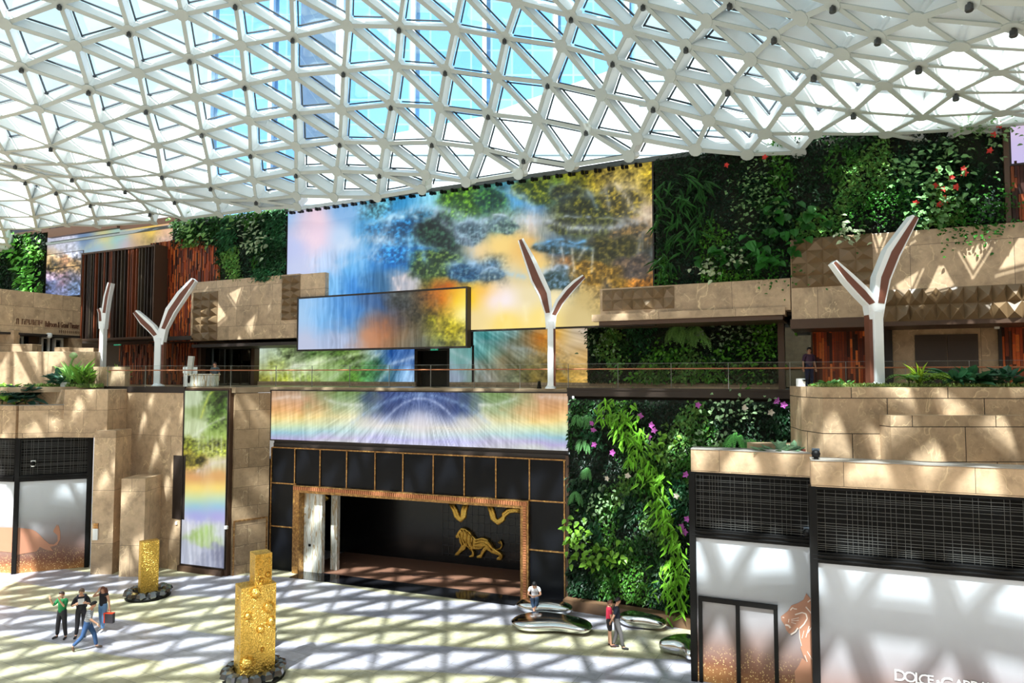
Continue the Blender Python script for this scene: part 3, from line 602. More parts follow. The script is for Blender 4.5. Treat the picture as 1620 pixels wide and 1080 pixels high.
c1=[(305,630,(190,205,170),W_),(340,625,(70,100,34),G_),(345,650,(56,84,28),G_),(315,650,(150,170,110),W_),(350,665,(110,140,60),G_),(310,680,(200,214,170),W_),(340,690,(150,176,90),W_),(310,705,(140,150,50),G_),(345,710,(160,170,60),G_),(305,730,(130,120,40),G_),(345,735,(206,196,150),W_),(320,745,(200,170,130),W_),(310,755,(220,160,100),S_),(345,755,(220,166,100),S_),(310,772,(250,220,120),S_),(345,772,(250,220,120),S_),(310,787,(210,224,160),S_),(345,787,(206,226,180),S_),(310,800,(150,200,220),S_),(345,800,(150,200,225),S_),(310,814,(170,170,225),S_),(345,814,(176,170,225),S_),(300,830,(214,216,224),W_),(325,850,(170,190,140),W_),(345,840,(200,206,214),W_),(320,845,(150,190,80),W_),(300,880,(190,196,214),W_),(345,880,(120,124,150),W_),(325,890,(150,156,180),W_)]
screen('tall narrow rainbow waterfall screen on the column left of the entrance',C1,(293,618,355,899),-.02,.3,c1,[([(318,660),(330,625),(338,618)],1.2,(210,220,90),.9),([(305,690),(330,672),(355,660)],2,(235,240,225),.6),([(312,745),(335,733),(355,730)],3,(230,220,220),.6)]+[([(x,690),(x,715)],1.2,(225,230,205),.6) for x in range(315,352,7)]+[([(x,825),(x+3,895)],1.8,(230,232,240),.55) for x in range(298,352,8)],sig=10,frame=.05)
s6=[(80,385,(190,195,220),S_),(100,385,(214,214,232),G_),(115,395,(200,205,225),G_),(140,385,(100,130,170),S_),(155,388,(160,180,200),S_),(165,380,(206,196,130),S_),(150,398,(150,170,190),S_),(185,378,(150,190,190),S_),(200,385,(190,180,190),S_),(220,375,(226,190,130),S_),(240,368,(245,206,90),S_),(262,365,(236,190,150),S_),(215,388,(190,160,130),S_),(235,382,(160,140,90),G_),(260,382,(206,176,160),G_),(82,405,(200,170,130),G_),(90,420,(215,180,110),G_),(105,415,(214,160,120),G_),(120,425,(206,166,110),G_),(80,435,(206,180,200),G_),(100,445,(140,110,130),G_),(118,440,(150,150,180),G_),(80,455,(90,100,140),G_),(105,460,(110,115,150),G_),(122,458,(120,150,200),G_)]
screen('long pale mural screen of a misty mountain and rainbow at far left',MW,(72,376,274,403),.0,.3,s6,[([(125,400),(150,385),(185,372),(220,362)],5,(220,214,140),.35),([(130,404),(160,388),(200,374)],4,(110,190,200),.3)],sig=10,frame=.05,res=1.,detail=.4)
screen('pale boulder mural screen dropping down left of the timber louvres',MW,(72,404,130,466),-.01,.3,s6,[([(80,450),(100,440),(125,455)],2,(190,210,240),.5)],sig=8,frame=.03,res=1.)
s7=[(1600,190,(222,204,234),S_),(1615,200,(216,196,230),S_),(1605,235,(206,192,232),S_),(1618,250,(200,190,235),S_)]
screen('plain lavender screen at the upper right edge',MW,(1597,176,1650,254),-.25,.3,s7,(),thr=.3)
# brown frame post beside it
# ---------------------------------------------------------------- structural shell
def wallstruct(name,b,mat,**k): return obj(name,b,mat,kind='structure',**k)
ZT0=MW.uv(800,288)[1]; print('ZT0',ZT0,MW.uv(1035,257)[1],MW.uv(1590,179)[1],MW.uv(453,330)[1]); ul=MW.uv(-60,500)[0]; ur=MW.uv(1800,300)[0]
b=MW.b(); b.box(ul,ur,.55,.9,12.2,ZT0+.05); wallstruct('wall_back_upper',b,m_dark)
b=MW.b(); b.box(ul,ur,UP+.5,UP+.9,ZU-.3,12.6); wallstruct('wall_back_gallery',b,m_dark)
b=MW.b(); b.box(ul,ur,.9,UP+.9,12.3,12.6); wallstruct('ceiling_gallery',b,m_dark)
b=LW.b(); b.box(LW.uv(905,640)[0],LW.uv(1900,640)[0],.25,.6,0,ZU-.3); wallstruct('wall_back_lower',b,m_dark)
ug=MW.uv(453,333)[0]; uh=MW.uv(1035,262)[0]
def xy(w_,u,off): p=w_.at(u,off,0); return (p.x,p.y)
# gallery floor slab: front line follows lower facades then main wall
pts=[(-62,44.)]
pts+=[tuple(S1.at(-.6,0,0))[:2] ,tuple(F0.at(F0.uv(165,640)[0],.05,0))[:2],tuple(F0.at(F0.uv(291,640)[0],.05,0))[:2],tuple(C1.at(C1.uv(370,640)[0],.1,0))[:2],tuple(G1.at(G1.uv(428,640)[0],.1,0))[:2],tuple(EW.at(EW.uv(431,640)[0],.08,0))[:2],tuple(EW.at(EW.uv(899,640)[0],.08,0))[:2]]
pts+=[xy(LW,LW.uv(902,640)[0],-.15),xy(LW,LW.uv(1800,640)[0],-.15),xy(MW,ur,UP+.6),xy(MW,ul,UP+.6)]
wallstruct('floor_gallery',B().slab(pts,ZU-.27,ZU),[plain('gallery_floor',(150,130,105),.3)])
# slab edge fascia on the right (dark line)
b=LW.b(); u0=LW.uv(900,620)[0]; u1=LW.uv(1268,620)[0]; b.box(u0,u1,-.22,-.15,ZU-.3,ZU-.02); b.box(u0,u1,-.26,-.15,ZU-.03,ZU+.05)
wallstruct('trim_slab_edge',b,plain('slab_bronze',(52,42,36),.4,.3))
b=F0.b(); b.box(F0.uv(165,620)[0],F0.uv(293,620)[0],-.03,.1,ZU-.3,ZU+.02); wallstruct('trim_slab_edge_left',b,m_dark)
# roof gutter beam with brackets along the wall top
b=MW.b(); u=MW.uv(300,340)[0]; ue=ur; b.box(ul,ue,-.1,.9,ZT0,ZT0+.2); wallstruct('trim_roof_gutter',b,plain('gutter_grey',(96,104,104),.5))
us=ug+.4; brp=None; i=0
b=MW.b()
while us<uh-.2:
    b.box(us,us+.1,-.2,0,ZT0-.16,ZT0); b.box(us+.16,us+.3,-.14,0,ZT0-.16,ZT0-.04); us+=.62
wallstruct('trim_roof_brackets',b,m_black)
zf=lambda x,y: MW.uv(x,y,-.3)[1]
b=MW.b(); u0=MW.uv(76,360,-.3)[0]; u1=MW.uv(185,360,-.3)[0]; b.box(u0,u1,-.3,.9,zf(130,368),zf(130,354)); wallstruct('trim_brown_fascia',b,m_bronze)
b=MW.b(); ua_=MW.uv(-200,360,-.3)[0]; b.box(ua_,u0,-.25,.9,zf(40,372),zf(40,366)); b.box(u1,MW.uv(275,350,-.2)[0],-.1,.9,zf(230,356),zf(230,347)); wallstruct('trim_fascia_far_left',b,m_bronze)
b=MW.b(); b.box(ua_,u0,.2,.9,zf(40,368),zf(40,345)); b.box(u0,MW.uv(300,350)[0],.9,1.3,zf(180,365),zf(180,346)); wallstruct('wall_plant_room',b,plain('night_blue',(22,26,38),.5))
# ---------------------------------------------------------------- marble blocks
def mblock(wall,px,off0,off1,mat=None,name='wall_marble',label=None,kind='structure',parent=None):
    u0,z1=wall.uv(px[0],px[1],off0); u1,z0=wall.uv(px[2],px[3],off0)
    b=wall.b().box(u0,u1,off0,off1,z0,z1); return obj(name,b,mat or m_marble,parent,kind=kind,bevel=.015)
def pyramids(wall,px,off,nu,nz_,depth=.26,name='wall_diamond_relief',seed=1):
    u0,z1=wall.uv(px[0],px[1],off); u1,z0=wall.uv(px[2],px[3],off); rr=random.Random(seed)
    b=wall.b(); du=(u1-u0)/nu; dz=(z1-z0)/nz_
    for i in range(nu):
        for j in range(nz_):
            a,c=u0+i*du,z0+j*dz; ax=a+du*rr.uniform(.3,.7); az=c+dz*rr.uniform(.3,.7)
            b.add([(a,off,c),(a+du,off,c),(a+du,off,c+dz),(a,off,c+dz),(ax,off-depth*rr.uniform(.7,1.2),az)],[(0,1,4),(1,2,4),(2,3,4),(3,0,4)])
    b.box(u0,u1,off,off+.1,z0,z1)
    return obj(name,b,plain('relief_stone',(122,98,70),.38),kind='structure')
# upper left group
mblock(MW,(303,447,472,534),-.3,.5); mblock(MW,(303,447,453,532),-.25,.5)
mblock(MW,(472,434,514,471),-.3,.5,m_marbleC)
pyramids(MW,(306,463,343,538),-.32,3,6); pyramids(MW,(446,437,474,505),-.32,2,6,seed=4)
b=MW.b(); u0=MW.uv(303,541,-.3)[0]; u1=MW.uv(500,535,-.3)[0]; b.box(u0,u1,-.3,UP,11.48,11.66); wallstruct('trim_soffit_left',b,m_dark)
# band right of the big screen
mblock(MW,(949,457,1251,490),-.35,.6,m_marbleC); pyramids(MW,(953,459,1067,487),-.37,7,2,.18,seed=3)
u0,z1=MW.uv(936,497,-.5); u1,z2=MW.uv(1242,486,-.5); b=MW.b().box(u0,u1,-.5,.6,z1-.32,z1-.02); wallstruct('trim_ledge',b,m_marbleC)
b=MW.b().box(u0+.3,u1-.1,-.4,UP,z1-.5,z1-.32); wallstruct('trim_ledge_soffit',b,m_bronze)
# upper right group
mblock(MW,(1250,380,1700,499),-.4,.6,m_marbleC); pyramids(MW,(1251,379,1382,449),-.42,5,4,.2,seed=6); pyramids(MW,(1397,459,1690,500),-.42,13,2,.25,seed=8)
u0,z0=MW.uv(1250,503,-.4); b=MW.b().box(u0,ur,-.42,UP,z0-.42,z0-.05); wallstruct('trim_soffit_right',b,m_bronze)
# frame posts
b=MW.b(); u0=MW.uv(1590,300,-.3)[0]; b.box(u0,u0+.16,-.3,.3,MW.uv(1592,352,-.3)[1],18.6); wallstruct('trim_post_right',b,m_bronze)
# marble skirts under gallery screens
for i,(a,c) in enumerate(((407,657),(711,930),(930,1240))):
    u0=MW.uv(a,606,UP-.15)[0]; u1=MW.uv(c,606,UP-.15)[0]; b=MW.b().box(u0,u1,UP-.15,UP+.3,ZU,ZU+.24); obj('baseboard_gallery',b,m_marbleC,kind='structure')
# gallery recess doors/dark
def panel(wall,px,off0,off1,mat,name,**k):
    u0,z1=wall.uv(px[0],px[1],off0); u1,z0=wall.uv(px[2],px[3],off0); return obj(name,wall.b().box(u0,u1,off0,off1,z0,z1),mat,**k)
# ---------------------------------------------------------------- timber strip walls
def strips(wall,rectuz,off,label,dark=1.15,sw=.1,seed=0,hl=1.):
    u0,u1,z0,z1=rectuz; rr=random.Random(seed); root=thing('timber_wall_panel',label,'wood panel',wall.frame((u0+u1)/2,off,z0))
    b=wall.b().box(u0,u1,off,off+.12,z0,z1); obj('backing',b,m_dark,root)
    b=wall.b(); u=u0; pal=[(150,62,22),(178,80,30),(110,44,20),(84,34,18),(196,102,44),(132,50,20),(60,28,18)]
    while u<u1-.02:
        z=z0; w_=sw*rr.uniform(.7,1.2)
        while z<z1-.02:
            h=rr.uniform(.35,1.3); c=s2l(rr.choice(pal)); k=rr.uniform(.7,1.15)*dark; b.col=tuple(x*k for x in c)
            d=rr.uniform(.01,.09); b.box(u,min(u1,u+w_-.012),off-d,off,z,min(z1,z+h-.01)); z+=h
        u+=w_
    obj('timber_strips',b,m_wood,root,color=True); return root
strips(MW,MW.rect(240,385,346,538,-.1),-.1,'orange timber strip wall between the louvres and the marble block',1.,seed=1)
strips(MW,MW.rect(190,545,312,613,UP-.4),UP-.4,'orange timber strip wall behind the left railing and reception desk',.8,seed=2)
strips(MW,MW.rect(1284,514,1374,612,UP-.3),UP-.3,'orange timber strip wall behind the tree lamp on the right gallery',1.9,seed=3)
strips(MW,MW.rect(1584,504,1700,612,UP-.3),UP-.3,'orange timber strip wall at the right end of the right gallery',1.9,seed=4)
u0,z1=MW.uv(1598,256,-.2); u1=MW.uv(1690,256,-.2)[0]; z0=MW.uv(1598,351,-.2)[1]; strips(MW,(u0,u1,z0,z1),-.2,'dark timber strip wall below the lavender screen',.55,seed=5)
# louvre box
u0,z1=MW.uv(131,402,-1.); u1,z0=MW.uv(241,533,-1.)
root=thing('timber_louvre_box','tall dark box of vertical brown timber louvres below the mountain screen','louvre',MW.frame((u0+u1)/2,-1,z0))
b=MW.b().box(u0,u1,-.4,.2,z0,z1); obj('back_panel',b,plain('louvre_back',(44,34,28),.5),root)
b=MW.b()
for a,c in ((.3,.42),(.47,.52),(.62,.78)): b.box(u0+(u1-u0)*a,u0+(u1-u0)*c,-.44,-.4,z0+.2,z1-.9)
obj('window_strips',b,plain('louvre_glass',(110,100,84),.2),root)
b=MW.b(); u=u0; rr=random.Random(3)
while u<u1-.05:
    b.col=s2l(rr.choice([(92,46,26),(122,62,36),(60,40,30),(70,58,46),(48,36,30)])); b.box(u,u+.07,-1.,-.45,z0+.05,z1-.05); u+=rr.choice([.16,.2,.26,.34])
obj('louvre_fins',b,m_wood,root,color=True,kind='stuff')
b=MW.b().box(u0,u1,-1.05,.2,z0-.08,z0+.05); b.box(u0,u1,-1.05,.2,z1-.05,z1+.06); b.box(u0-.08,u0,-1.05,.2,z0-.08,z1+.06); b.box(u1,u1+.08,-1.05,.2,z0-.08,z1+.06); obj('frame',b,m_bronze,root)
# ---------------------------------------------------------------- living walls
def R(w_,px,off=0.): return w_.rect(*px,off=off)
gr=R(MW,(1036,250,1250,447),-.05); z1r=MW.uv(1590,180,-.05)[1]
g1=[(gr[0],gr[1],gr[2],gr[3]),(gr[1],MW.uv(1591,300,-.05)[0],MW.uv(1400,366,-.05)[1],gr[3])]
lw=green('living_wall',MW,g1,190,'large upper living wall of dark foliage right of the giant waterfall screen',-.05,1,1.25,.95)
u0,_,_,_=R(LW,(902,640,1100,900)); u1=LW.uv(1275,640)[0]
lw2=green('living_wall',LW,[(u0,u1,.5,ZU-.42)],170,'tall ground floor living wall with hanging ferns right of the black entrance',-.1,2,1.05,1.)
u0,u1,z0,z1=R(MW,(932,500,1238,606),UP-.3)
lw3=green('living_wall',MW,[(u0,u1,ZU+.25,z1)],190,'long low living wall behind the gallery railing under the marble ledge',UP-.3,3,1.25,.95)
a=R(MW,(274,350,347,385),-.05); c=R(MW,(347,340,453,441),-.05)
lw4=green('living_wall',MW,[(a[0],a[1],a[2],MW.uv(310,346,-.05)[1]),(a[1],c[1],c[2],MW.uv(400,336,-.05)[1])],190,'living wall between the orange timber and the giant screen on the left',-.05,4,1.5,1.15)
a=R(MW,(-60,368,71,468),-.05)
lw5=green('living_wall',MW,[(a[0],a[1],12.5,MW.uv(35,371,-.05)[1])],150,'living wall at the far left edge above the marble building',-.05,5,1.2,1.4)
def addp(f,wall,root,pts,**k):
    for i,(x,y) in enumerate(pts):
        u,z=wall.uv(x,y,k.get('off',0)); f(wall,u,z,k.get('off',0),parent=root,**{q:v for q,v in k.items() if q!='off'})
rr=random.Random(5)
lime=[(962,648),(978,662),(990,680),(1005,698),(1015,716),(1028,736),(1040,752),(1018,690),(1000,660),(1048,790),(1056,812),(1064,835),(1072,862),(1065,888),(1082,905),(1060,925),(1075,945)]
for i,(x,y) in enumerate(lime):
    u,z=LW.uv(x,y,-.3); hang(LW,u,z,-.25,34,.42,(140,205,62),lw2,'lime_fern',.24,i,'bright lime hanging fern')
for x,y in ((915,660),(925,700),(930,740),(912,780),(935,660)): u,z=LW.uv(x,y,-.25); fern(LW,u,z,-.2,9,.6,(96,156,84),rr,1.2,lw2,'fern_clump',1.2,None,.11)
for x,y in ((912,830),(925,850),(945,880),(915,870),(1060,700),(975,870)): u,z=LW.uv(x,y,-.25); broad(LW,u,z,-.2,22,.3,(130,180,60),lw2,seed=x,rad=.3)
for x,y in ((950,800),(960,790),(1130,690),(1160,660),(1190,640),(1140,640)): u,z=LW.uv(x,y,-.25); broad(LW,u,z,-.2,24,.19,(150,182,130),lw2,seed=x,rad=.35,name='pale_leaf_plant')
for x,y in ((1165,690),(1150,720),(1190,700)): u,z=LW.uv(x,y,-.5); fern(LW,u,z,-.3,12,.8,(110,190,90),rr,1.6,lw2,'fern_clump',1.,None,.11)
for x,y in ((1095,285),(1110,300),(1085,320),(1108,340),(1075,350),(1060,300),(1050,340),(1065,380),(1055,420),(1100,370)): u,z=MW.uv(x,y,-.2); hang(MW,u,z,-.15,16,.75,(60,112,52),lw,'hanging_fern',.25,x,None,.14)
for x,y in ((1185,290),(1200,270),(1175,320),(1205,310),(1225,330),(1190,345),(1560,200),(1530,215),(1580,230),(1500,240),(1540,190)): u,z=MW.uv(x,y,-.2); broad(MW,u,z,-.2,30,.18,(128,164,104),lw,seed=x,rad=.38,name='pale_leaf_plant')
for x,y in ((1445,260),(1460,290),(1470,320),(1490,300),(1480,260),(1500,330),(1430,280),(1515,270),(1460,345)): u,z=MW.uv(x,y,-.25); broad(MW,u,z,-.25,20,.26,(130,176,110),lw,seed=x,rad=.36,name='pale_leaf_plant')
for x,y in ((1230,345),(1260,360),(1210,380),(1245,395),(1190,395),(1215,410),(1290,350),(1120,395),(1145,410)): u,z=MW.uv(x,y,-.3); broad(MW,u,z,-.3,9,.5,(52,116,42),lw,seed=x,rad=.35,wr=.9)
for x,y in ((1355,370),(1335,368),(1150,400),(1170,412),(1130,430),(1110,425),(1340,375)): u,z=MW.uv(x,y,-.3); broad(MW,u,z,-.35,12,.24,(196,210,170),lw,seed=x+1,rad=.22,name='pale_leaf_plant')
for x,y in ((1370,320),(1400,310),(1420,330),(1350,345),(1590-40,345),(1570,330),(1520,355),(1230,425)): u,z=MW.uv(x,y,-.2); broad(MW,u,z,-.15,160,.13,(54,120,34),lw,seed=x,rad=.45,name='moss_cushion')
def flowers(wall,root,pts,c,label,off=-.45,s_=.12):
    b=wall.b(); rg=random.Random(2)
    P=[];T=[];Nn=[];L=[]
    for x,y in pts:
        u,z=wall.uv(x,y,off)
        for i in range(5): a=i*1.256; P.append((u,off-.1,z));T.append((math.cos(a),-.4,math.sin(a)));Nn.append((0,-1,.2));L.append(s_*rg.uniform(.8,1.3))
    n=len(P);leaves(np.array(P),norm(np.array(T)),np.array(Nn,float),np.array(L),np.array(L)*.8,np.array([s2l(c)]*n),b,.1)
    obj('flowers',b,m_leaf,root,color=True,label=label)
flowers(MW,lw,[(1483,270),(1478,295),(1492,300),(1485,325),(1497,318),(1448,322),(1505,282),(1512,297),(1525,275),(1571,215),(1565,240),(1580,200),(1523,268),(1493,315),(1210,250),(1150,262)],(226,66,58),'red anthurium flowers')
flowers(LW,lw2,[(1031,672),(1036,680),(1028,690),(1014,658),(938,669),(940,680),(942,702),(1080,832),(1084,840),(1088,820),(1086,750),(970,715),(1105,640),(1230,634),(1240,640)],(190,90,180),'purple orchid flowers',s_=.14)
flowers(LW,lw2,[(1178,645),(1220,652),(1071,783),(994,752),(962,756)],(240,226,210),'white blossoms',s_=.14)
for x,y in ((1075,515),(1085,525),(1100,520),(1065,525),(1110,530)): u,z=MW.uv(x,y,UP-.6); fern(MW,u,z,UP-.4,9,.9,(130,180,96),rr,1.4,lw3,'fern_clump',1.1,None,.11)
for x,y in ((1150,510),(1190,510),(1130,530),(1170,525),(945,520),(940,540)): u,z=MW.uv(x,y,UP-.6); broad(MW,u,z,UP-.4,34,.18,(160,190,146),lw3,seed=x,rad=.4,name='pale_leaf_plant')
for x,y in ((1180,555),(1200,560),(1150,560),(1040,560),(1070,560),(1010,590),(1215,520),(1190,590)): u,z=MW.uv(x,y,UP-.6); broad(MW,u,z,UP-.4,34,.2,(104,170,56),lw3,seed=x,rad=.4)
for x,y in ((405,390),(420,385),(400,360),(410,372)): u,z=MW.uv(x,y,-.3); broad(MW,u,z,-.3,20,.3,(170,190,150),lw4,seed=x,rad=.4,name='pale_leaf_plant')
for x,y in ((290,360),(310,362),(370,345),(330,372)): u,z=MW.uv(x,y,-.3); broad(MW,u,z,-.3,24,.34,(150,196,110),lw4,seed=x,rad=.4)
for x,y in ((50,430),(60,445),(45,455),(55,440),(20,380),(30,400),(60,395)): u,z=MW.uv(x,y,-.3); broad(MW,u,z,-.3,30,.42,(120,200,80),lw5,seed=x,rad=.5)
# timber curb at the base of the ground floor living wall
b=LW.b().box(LW.uv(901,955)[0],LW.uv(1275,900)[0],-.75,-.3,0,.42); obj('planter_curb',b,plain('curb_brown',(112,84,62),.5),label='long low brown planter curb under the ground floor living wall',cat='curb') if 0 else tag(obj('planter_curb',b,plain('curb_brown',(112,84,62),.5)),'long low brown curb along the foot of the ground floor living wall','planter')
# ---------------------------------------------------------------- black shop entrance
u=lambda x,y,o=0.: EW.uv(x,y,o)
UL=u(430,800)[0]; UR=u(896,800)[0]; ZT=u(430,707)[1]; 
r1=u(430,763)[1]; r2=u(430,831)[1]
oL=u(468,840)[0]; oR=u(837,860)[0]; oT=(u(470,768)[1]+u(835,790)[1])/2
ent=thing('shop_entrance','black panelled shop entrance with gold mullions and a wide open doorway','entrance',EW.frame((UL+UR)/2,0,0))
b=EW.b().box(UL,oL,0,.4,0,ZT); b.box(oR,UR,0,.4,0,ZT); b.box(oL,oR,0,.4,oT,ZT); obj('stone_surround',b,m_blackp,ent)
mxs=[430,467,507,549,594,638,686,735,785,838,893]
for x in mxs:
    uu=u(x,740)[0]; lo=oT if oL-.1<uu<oR+.1 else 0
    obj('gold_mullion',EW.b().box(uu-.03,uu+.03,-.05,.02,lo,ZT),m_goldtrim,ent)
for (a,c,z) in ((UL,UR,ZT),(UL,oL,r1),(oR,UR,r1-.02),(UL,oL,r2),(oR,UR,r2+.02)):
    obj('gold_rail',EW.b().box(a,c,-.05,.02,z-.03,z+.03),m_goldtrim,ent)
fw=.34
b=EW.b().box(oL-.05,oL+fw,-.22,.5,0,oT+.02); b.box(oR-fw,oR+.05,-.22,.5,0,oT+.02); b.box(oL+fw,oR-fw,-.22,.5,oT-fw,oT+.02); obj('gold_door_frame',b,m_goldtrim,ent,bevel=.02)
b=EW.b(); 
n_=110
for i in range(n_): a=oL+(oR-oL)*i/n_; b.box(a+.01,a+(oR-oL)/n_-.02,-.27,-.22,oT-.2,oT-.04)
for i in range(40): z=oT*i/40.; b.box(oR-.2,oR-.05,-.27,-.22,z+.01,z+oT/40-.02)
obj('rose_tile_border',b,m_rose,ent)
# interior room
DI=4.1; fz=.0
b=EW.b().box(oL-2.5,oR+1.5,DI,DI+.2,0,oT+1.5); obj('interior_back_wall',b,plain('interior_tile',(16,16,19),.25),ent)
b=EW.b().box(oL-2.6,oL-2.4,.3,DI,0,oT+1); b.box(oR+1.4,oR+1.6,.3,DI,0,oT+1); b.box(oL-2.6,oR+1.6,.3,DI,oT+1,oT+1.2); obj('interior_side_walls',b,m_black,ent)
b=EW.b().box(oL+.1,oR-.1,.3,DI,.005,.03); obj('interior_floor',b,plain('carpet_brown',(120,84,66),.6),ent)
b=EW.b().box(oL+fw,oR-fw,-.9,.3,.004,.02); obj('dark_threshold',b,plain('threshold_stone',(26,26,30),.08),ent)
b=EW.b()
for i in range(10):
    a=oL+4+i*.9; b.slab([(a,1.2+.1*(i%3)),(a+1.2,1.5),(a+1.3,1.62),(a+.1,1.35)],.03,.04)
obj('carpet_pattern',b,plain('carpet_dark',(52,34,28),.6),ent)
# brick joints behind lion
b=EW.b(); uA=u(700,850,DI)[0]; uB=u(826,850,DI)[0]
for i in range(14): z=.5+i*.42; b.box(uA,uB,DI-.012,DI,z,z+.02)
k=uA
while k<uB: b.box(k,k+.02,DI-.012,DI,.4,oT+.2); k+=.34
obj('tile_joints',b,plain('joint_grey',(52,54,58),.5),ent)
# striped marble slabs in the doorway
for n_i,(x0,y0,x1,y1,o) in enumerate(((476,779,510,907,.2),(524,783,534,905,.9))):
    a,zt=u(x0,y0,o); c,_=u(x1,y0,o)
    t=None
    if 'onyx' not in MATS:
        t=NT('onyx'); cc=t.co(rot=(0,.1,0),scale=(1,1,.12)); wv=t.nd('TexNoise',{'Vector':cc,'Scale':6.,'Detail':3.,'Distortion':.4})
        col=t.ramp(wv.outputs[0],[(.38,s2l((226,226,216))),(.47,s2l((180,150,100))),(.5,s2l((238,238,232))),(.6,s2l((190,190,178))),(.66,s2l((240,240,236)))])
        MATS['onyx']=t.set(color=col,rough=.2)
    sl=obj('marble_slab',EW.b().box(a,c,o,o+.25,0,zt),MATS['onyx'],bevel=.01)
    tag(sl,['wide white striped marble slab standing inside the entrance frame','narrow white striped marble slab standing deeper in the doorway'][n_i],'marble slab')
    if n_i==0: WORLD[sl.name]=EW.M; uu,zz=u(490,862,o); obj('wall_socket',EW.b().box(uu-.07,uu+.07,o-.02,o,zz-.06,zz+.06),m_black,sl)
# gold lion relief
cz=lambda x,y: u(690+x/6.75,760+y/6.75,DI-.1)
lion=[(275,497),(235,545),(213,590),(225,615),(250,610),(255,650),(275,690),(250,730),(215,772),(203,795),(240,797),(270,765),(312,738),(332,700),(360,730),(390,762),(385,792),(355,800),(365,817),(410,812),(414,775),(395,730),(470,735),(512,712),(488,750),(475,785),(438,800),(440,824),(492,824),(512,780),(548,735),(600,772),(650,788),(690,800),(650,822),(653,844),(702,847),(720,810),(700,770),(655,742),(625,718),(590,665),(555,622),(500,603),(430,618),(400,588),(370,543),(320,508)]
L=EW.b().prism([cz(x,y) for x,y in lion],DI-.22,DI)
lr=obj('lion_sculpture',L,m_gold,bevel=.04); tag(lr,'gold walking lion relief on the dark wall inside the entrance','relief'); WORLD[lr.name]=EW.M
def strokes3(pts_list,fn,off,r,mat,parent,name,wall):
    b=wall.b()
    for pts in pts_list:
        P=[]
        for x,y in pts:
            a,c=fn(x,y); P.append((a,off,c))
        b.tube(P,r,6)
    return obj(name,b,mat,parent,smooth=True)
strokes3([[(280,520),(300,560),(290,610),(320,660)],[(310,520),(340,570),(330,640),(350,690)],[(340,540),(375,590),(370,650),(400,690)],[(260,560),(270,620),(300,680)],[(380,570),(400,620),(390,680)],[(360,700),(380,740)]],cz,DI-.24,.035,m_gold,lr,'mane',EW)
strokes3([[(640,735),(690,725),(706,690),(700,655),(682,640),(668,655),(690,672)]],cz,DI-.12,.05,m_gold,lr,'tail',EW)
strokes3([[(430,640),(500,625),(560,640),(620,710)],[(430,670),(500,655),(550,680),(610,740)],[(420,700),(480,700),(530,700)]],cz,DI-.23,.03,m_gold,lr,'body_ridge',EW)
for i,pts in enumerate(([(165,250),(205,330),(228,400),(262,425),(292,400),(300,330),(322,250)],[(570,265),(600,350),(615,420),(662,455),(710,425),(735,370),(780,330),(840,320),(905,330)],[(-2760+0,250),(-2735,262),(-2700,300)])):
    if i==2: fn=lambda x,y: u(508+(x+2760)/6,782+(y-250)/6,1.5); of=1.5
    else: fn=lambda x,y: u(690+x/6.75,760+y/6.75,1.6); of=1.6
    b=EW.b()
    for dr in (-.13,0,.13):
        P=[]
        for j,(x,y) in enumerate(pts): a,c=fn(x,y); P.append((a+dr*(1 if j<len(pts)/2 else -1)*.6,of,c+abs(dr)*.5)); 
        b.tube(P,.1,8)
    tag(obj('gold_swag',b,m_gold,smooth=True),['gold looped swag hanging from the lintel above the lion head','gold looped swag hanging at the right corner of the doorway','small gold swag beside the white marble slab'][i],'swag')
# brown jamb right + dark beam under strip screen
b=EW.b().box(UR,UR+.14,-.1,.4,0,ZT+.2); wallstruct('trim_entrance_jamb',b,m_bronze)
b=EW.b().box(UL,UR+.1,.05,.4,ZT,u(430,700)[1]); b.box(UL,UR,.45,1.,0.,0.01); wallstruct('trim_entrance_beam',b,m_dark)
b=EW.b().box(UL,UR,.1,.5,ZT,ZU-.3); wallstruct('wall_entrance_upper',b,m_dark)
# ---------------------------------------------------------------- column with screen and marble face, left facades
b=C1.b(); a,zt=C1.uv(291,618); c,_=C1.uv(358,618); b.box(a-.03,c+.25,0,2.,0,ZU-.05); b.box(a-.05,c+.05,-.12,0,0,.28); wallstruct('wall_screen_column',b,m_bronze)
cf=obj('wall_camera',C1.b().box(C1.uv(357,834)[0],C1.uv(361,834)[0],-.1,0,C1.uv(357,836)[1],C1.uv(357,831)[1]),m_white); tag(cf,'tiny white sensor box on the brown column edge','sensor')
b=G1.b(); a,_=G1.uv(372,640); c,_=G1.uv(428,640); b.box(a,c,0,.5,0,ZU-.3); wallstruct('wall_marble_right_of_column',b,marble('marble_brown_dull',base=(158,134,106),tile=(1.3,.95),seed=6,veins=(196,172,138)))
b=G1.b(); a1,z1=G1.uv(369,826); c1_,z2=G1.uv(423,822)
for (p,q,r_,s_) in ((a1,a1+.07,0,z1),(c1_-.07,c1_,0,z1),(a1,c1_,z1,z1+.07)): b.box(p,q,-.04,.02,r_,s_)
tag(obj('concealed_door_trim',b,m_goldtrim),'gold trim outlining the hidden marble door left of the entrance','door trim')
b=F0.b(); a,_=F0.uv(160,640); c,_=F0.uv(293,640); b.box(a,c,0,.5,0,ZU-.25); wallstruct('wall_left_facade',b,m_marbleC)
a,z1=F0.uv(274,720,-.05); c,z0=F0.uv(291,822,-.05)
dp=obj('recess_panel',F0.b().box(a,c,-.03,.05,z0,z1),m_dark); tag(dp,'tall dark bronze recessed panel on the marble left of the rainbow column','panel')
a,z1=F0.uv(277,825,-.05); tag(obj('wall_sensor',F0.b().box(a,a+.12,-.05,.0,z1-.14,z1),m_white),'tiny white sensor box under the dark bronze panel','sensor')
